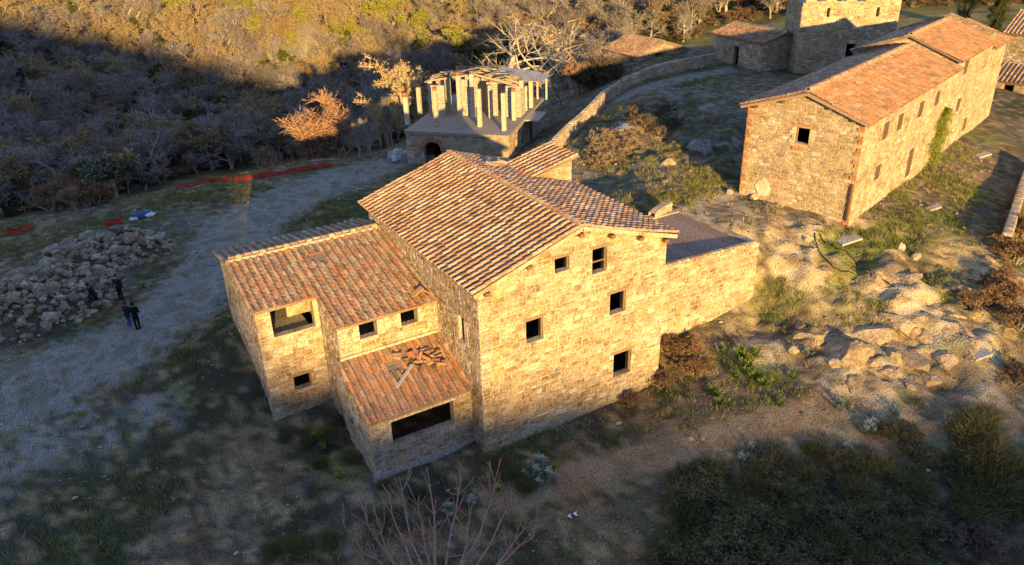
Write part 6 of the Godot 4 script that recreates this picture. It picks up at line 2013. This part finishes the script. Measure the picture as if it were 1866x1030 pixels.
	for h in hands:
		var hd: Vector3 = h[1]
		var sx := hd.cross(Vector3(0, 0.3, 1)).normalized()
		for j in 4:
			var o: Vector3 = h[0] + sx * (j - 1.5) * 0.02
			var l: float = [0.055, 0.07, 0.066, 0.05][j]
			var m := o + hd * l * 0.55
			mb.tube([o, m, m + (hd + Vector3(0, 0, 0.5)).normalized() * l * 0.5], [0.01, 0.009, 0.007], 5)
		var th: Vector3 = h[0] - hd * 0.05 - sx * h[2] * 0.03
		mb.tube([th, th + (hd - sx * h[2] * 0.7).normalized() * 0.06], [0.012, 0.009], 5)
	var o := MeshInstance3D.new()
	o.mesh = mb.mesh(M.cloth)
	o.name = numbered(self, "person")
	add_child(o, true)
	o.position = at
	o.rotation.y = yaw
	o.set_meta("label", label); o.set_meta("category", "person"); o.set_meta("group", "people by the stone heap")

func people():
	var V := func(x, y, z): return Vector3(x, y, z)
	var black := Color(0.018, 0.018, 0.02)
	var down := [[Vector3(-0.06, -0.28, -0.02), Vector3(-0.07, -0.52, 0.06)], [Vector3(0.06, -0.28, -0.02), Vector3(0.07, -0.52, 0.06)]]
	var fold := [[Vector3(-0.06, -0.27, -0.03), Vector3(0.12, -0.26, 0.2)], [Vector3(0.06, -0.27, -0.03), Vector3(-0.12, -0.24, 0.2)]]
	var ptr := [[Vector3(-0.08, -0.27, 0.03), Vector3(-0.1, -0.45, 0.2)], [Vector3(0.1, -0.27, 0.0), Vector3(0.18, -0.46, 0.1)]]
	person("person in a long black coat seen from behind on the gravel", hit(252, 600), PI * 0.86, 0.06, black, Color(0.012, 0.012, 0.014), Color(0.03, 0.022, 0.018), black, fold, 0.09)
	person("person in dark jacket and blue jeans beside the black coated one", hit(238, 598), PI * 0.7, 0.05, Color(0.03, 0.035, 0.05), Color(0.07, 0.15, 0.28), Color(0.11, 0.06, 0.035), Color(0.6, 0.6, 0.6), fold, 0.1)
	person("person in dark clothes wearing a white face mask near the stones", hit(222, 546), -PI * 0.25, 0.02, Color(0.03, 0.032, 0.04), Color(0.02, 0.022, 0.028), Color(0.03, 0.022, 0.018), black, ptr, 0.1, true)
	person("person in dark clothes leaning forward against the stone heap", hit(180, 561), -PI * 0.6, 0.35, Color(0.022, 0.026, 0.04), Color(0.016, 0.02, 0.035), Color(0.04, 0.03, 0.02), black, ptr, 0.1)

# ---------- netting, blocks, boards, cables ----------
func net(label: String, px: Array, high: float, sd: int):
	rng.seed = sd
	var pts := []
	for e in px: pts.append(hit(e[0], e[1]))
	var t := thing("plastic_netting", label, "netting", pts[0])
	var mb := MB.new()
	var cols := []
	for i in pts.size() - 1:
		var n := int(maxf(4, pts[i].distance_to(pts[i + 1]) / 0.14))
		for k in n:
			var p: Vector3 = pts[i].lerp(pts[i + 1], float(k) / n)
			p.y = height(p.x, p.z)
			var f := float(cols.size())
			var col := []
			var hh := high * (0.6 + 0.5 * nz.get_noise_2d(f * 2.4, sd * 10.0) + 0.25 * nz2.get_noise_2d(f * 9.0, sd))
			for r in 9:
				var q := r / 8.0
				col.append(p + Vector3(nz.get_noise_2d(f * 7.0, r * 20.0) * 0.35, 0.03 + q * hh, nz.get_noise_2d(f * 7.0 + 400.0, r * 20.0) * 0.35 + (1.0 - q) * 0.5))
			cols.append(col)
	for i in cols.size() - 1:
		for r in 9:
			mb.col = Color(0.6, 0.035, 0.015).lerp(Color(0.42, 0.025, 0.012), rng.randf())
			var s := Vector3(0, 0.022, 0.012)
			mb.quad(cols[i][r] - s, cols[i + 1][r] - s, cols[i + 1][r] + s, cols[i][r] + s)
			if r < 8:
				var d: Vector3 = (cols[i + 1][r] - cols[i][r]).normalized() * 0.03
				mb.quad(cols[i][r] - d, cols[i][r] + d, cols[i][r + 1] + d, cols[i][r + 1] - d)
	part(t, "mesh_sheet", mb, M.plastic)
	for k in range(0, cols.size(), 26):
		var p: Vector3 = cols[k][0]
		var pb := MB.new()
		pb.col = Color(0.2, 0.15, 0.12)
		pb.tube([p - Vector3(0, 0.3, 0), p + Vector3(0.04, high * 1.15, 0)], [0.02, 0.018], 6)
		part(t, "stake", pb, M.wood)

func cable(label: String, px: Array):
	var pts := []
	for i in px.size() - 1:
		var a := hit(px[i][0], px[i][1])
		var b := hit(px[i + 1][0], px[i + 1][1])
		for k in 6:
			var p := a.lerp(b, k / 6.0)
			p.y = height(p.x, p.z) + 0.06
			pts.append(p)
	var rs := []
	for p in pts: rs.append(0.035)
	var mb := MB.new()
	mb.col = Color(0.03, 0.03, 0.03)
	mb.tube(pts, rs, 5)
	var t := thing("cable", label, "cable", pts[0], "")
	part(t, "sheath", mb, M.plastic)

func small_things():
	rng.seed = 808
	net("long crumpled strip of orange plastic netting along the edge of the wood", [[322, 346], [360, 335], [405, 330], [450, 327], [500, 319], [545, 310], [606, 300]], 0.5, 3)
	net("sagging piece of orange netting tied to a stake behind the heap", [[6, 428], [30, 424], [66, 416]], 0.7, 5)
	net("scrap of orange netting lying beside the blue tarpaulin", [[192, 411], [210, 406], [228, 400]], 0.5, 7)
	# tarpaulin bundle
	var p := hit(258, 396)
	var t := thing("tarpaulin", "crumpled blue and white tarpaulin bundle on the dirt", "tarpaulin", p)
	for q in [[Color(0.06, 0.1, 0.2), Vector3(0, 0.18, 0), Vector3(0.75, 0.3, 0.45)], [Color(0.62, 0.64, 0.66), Vector3(0.6, 0.14, 0.2), Vector3(0.4, 0.2, 0.3)], [Color(0.55, 0.58, 0.62), Vector3(-0.6, 0.1, 0.3), Vector3(0.35, 0.15, 0.2)], [Color(0.14, 0.2, 0.32), Vector3(0.35, 0.2, -0.25), Vector3(0.5, 0.22, 0.3)]]:
		var off := rng.randf() * 90.0
		var m := sphere_mb(3, func(v): return v * (1.0 + 0.5 * nz2.get_noise_3d(v.x * 55.0 + off, v.y * 55.0, v.z * 55.0)))
		for i in m.c.size(): m.c[i] = q[0]
		var o := MeshInstance3D.new()
		o.mesh = m.mesh(M.plastic)
		o.name = numbered(t, "fold")
		o.position = q[1]
		o.scale = q[2]
		t.add_child(o, true)
	# pale blocks stacked on a concrete base by the arched doorway
	p = hit(716, 296)
	beam(thing("concrete_pad", "low grey concrete pad in front of the arched doorway", "pad", p), "slab", p + Vector3(2.2, 0.15, -0.5), Vector3(2.1, 0, 0.9), Vector3(0, 0.28, 0), Vector3(-0.5, 0, 1.1), Color(0.36, 0.345, 0.32), M.concrete, 0.03)
	for q in [[-0.2, 0.3, 0.2, 0.7], [0.35, 0.3, 0.0, 0.75], [0.1, 0.85, 0.1, 0.6], [0.9, 0.3, -0.2, 0.5], [0.55, 0.75, -0.1, 0.45], [1.5, 0.35, -0.5, 0.5]]:
		var o: Vector3 = p + Vector3(0.3 + q[0], q[1] + 0.15, q[2])
		var a := rng.randf_range(-0.5, 0.5)
		beam(thing("pale_block", "pale aerated block stacked loosely beside the arched doorway", "block", o, "pale blocks by the doorway"), "block", o, Vector3(cos(a), 0, sin(a)) * 0.27, Vector3(0.02, 0.26, 0), Vector3(-sin(a), 0, cos(a)) * q[3] * 0.3, Color(0.66, 0.66, 0.65), M.concrete, 0.03)
	# boards in the yard
	p = hit(1134, 242)
	for k in 5:
		var a := 0.25 + k * 0.12
		var o := p + Vector3(rng.randf_range(-0.3, 0.3), 0.25 + k * 0.07, rng.randf_range(-0.4, 0.4))
		beam(thing("plank", "weathered pale plank in the pile on the yard", "plank", o, "planks piled in the yard"), "board", o, Vector3(cos(a), 0.04, -sin(a)) * 1.0, Vector3(0, 0.025, 0), Vector3(sin(a), 0, cos(a)) * 0.13, Color(0.5, 0.47, 0.43), M.wood, 0.006)
	for q in [[1545, 440, 0.75, "tilted pale concrete slab below the corner of the stone house"], [1786, 650, 0.5, "small pale concrete block at the edge of the shade"], [1700, 382, 0.45, "pale broken slab lying on the lit grass of the lane"], [1790, 285, 0.6, "flat pale stone slab lying in the shaded lane"]]:
		p = hit(q[0], q[1])
		beam(thing("concrete_slab", q[3], "slab", p), "slab", p + Vector3(0, 0.12, 0), Vector3(q[2], 0.1, 0.15), Vector3(0, 0.07, 0.01), Vector3(-0.12, 0.0, q[2] * 0.6), Color(0.55, 0.5, 0.42), M.concrete, 0.02)
	cable("thin black cable hanging in a long loop down the slope", [[1484, 424], [1492, 460], [1520, 490], [1560, 503], [1600, 506], [1625, 520]])
	cable("thin black cable running straight down to the rocks", [[1494, 428], [1525, 456], [1560, 480], [1590, 500], [1640, 522]])
	# litter
	for q in [[1436, 838], [1357, 878], [1358, 916], [1690, 860], [1050, 940], [1040, 944]]:
		p = hit(q[0], q[1])
		var mb := MB.new()
		mb.col = Color(0.7, 0.7, 0.72)
		var a := rng.randf() * TAU
		var e := Vector3(cos(a), 0.3, sin(a)) * 0.17
		var f := Vector3(-sin(a), 0.2, cos(a)) * 0.12
		mb.quad(p - e * 0.6 + Vector3(0, 0.06, 0), p + f * 0.4 + Vector3(0, 0.04, 0), p + e + Vector3(0, 0.06, 0), p - f + Vector3(0, 0.13, 0))
		mb.tri(p + e + Vector3(0, 0.06, 0), p + f * 1.4 + Vector3(0, 0.1, 0), p + f * 0.4 + Vector3(0, 0.04, 0))
		part(thing("litter", "scrap of white plastic litter on the bank", "litter", p, "white litter scraps"), "scrap", mb, M.plastic)

# ---------- scene ----------
func _ready():
	setup_axes()
	var cam := Camera3D.new()
	cam.name = "camera"
	add_child(cam)
	cam.transform = Transform3D(Basis(rgt, upv, -fwd), CAM_POS)
	cam.fov = rad_to_deg(2.0 * atan(515.0 / PIX_F))
	cam.far = 3000.0
	cam.near = 0.1
	cam.current = true
	var env := Environment.new()
	env.tonemap_mode = Environment.TONE_MAPPER_LINEAR
	env.background_mode = Environment.BG_SKY
	var sm := ProceduralSkyMaterial.new()
	sm.sky_top_color = Color(0.40, 0.50, 0.68)
	sm.sky_horizon_color = Color(0.72, 0.76, 0.82)
	sm.sky_curve = 0.2
	sm.ground_bottom_color = Color(0.12, 0.11, 0.08)
	sm.ground_horizon_color = Color(0.3, 0.28, 0.24)
	sm.sun_angle_max = 2.0
	var sky := Sky.new()
	sky.sky_material = sm
	env.sky = sky
	env.background_energy_multiplier = 0.8
	env.tonemap_exposure = 2.6
	env.sdfgi_enabled = true
	env.ssao_enabled = true
	env.ssil_enabled = true
	var we := WorldEnvironment.new()
	we.name = "world_environment"
	we.environment = env
	add_child(we)
	var sun := DirectionalLight3D.new()
	sun.name = "sun"
	sun.light_energy = 1.6
	sun.light_color = Color(1.0, 0.82, 0.5)
	sun.light_angular_distance = 0.7
	sun.shadow_enabled = true
	add_child(sun)
	var ld := Vector3(sin(SUN_AZ) * cos(SUN_ELEV), -sin(SUN_ELEV), -cos(SUN_AZ) * cos(SUN_ELEV))
	sun.look_at_from_position(Vector3.ZERO, ld, Vector3.UP)
	nz.noise_type = FastNoiseLite.TYPE_SIMPLEX_SMOOTH
	nz.frequency = 0.02
	nz.fractal_octaves = 3
	nz.seed = 5
	nz2.noise_type = FastNoiseLite.TYPE_SIMPLEX
	nz2.frequency = 0.03
	nz2.fractal_octaves = 4
	nz2.seed = 9
	rng.seed = 12345
	make_materials()
	# large structure
	build_heights()
	prep_patches()
	terrain_patch("ground", "bare winter ground of dirt, gravel and thin grass around the houses", -46, -62, 78, 30, 0.3333333)
	terrain_patch("terrain", "far slopes and valley floor around the hamlet", -178, -366, 346, 62, 4.0, Rect2(-46, -62, 124, 92))
	hill_behind()
	unit_pieces()
	rock_kinds()
	farmhouse()
	long_house()
	outbuildings()
	unfinished_house()
	# trees, objects, small details
	tree_kinds()
	woods()
	named_trees()
	cypress("broad dark cypress standing behind the stone house roofs", hit(1752, 46), 14.0, 3.4)
	cypress("smaller dark cypress beyond the far gable wall", hit(1812, 56), 8.0, 2.6)
	heap("big heap of pale field stones beside the dirt track", Vector2(58, 560), Vector2(5.4, 4.3), 0.25, 2.7, 950, 71)
	heap("second heap of rounded stones reaching towards the track", Vector2(192, 468), Vector2(4.6, 2.9), -0.2, 2.1, 650, 72)
	rocks()
	scrub()
	herbs()
	people()
	small_things()
	front_tree()
	grass()
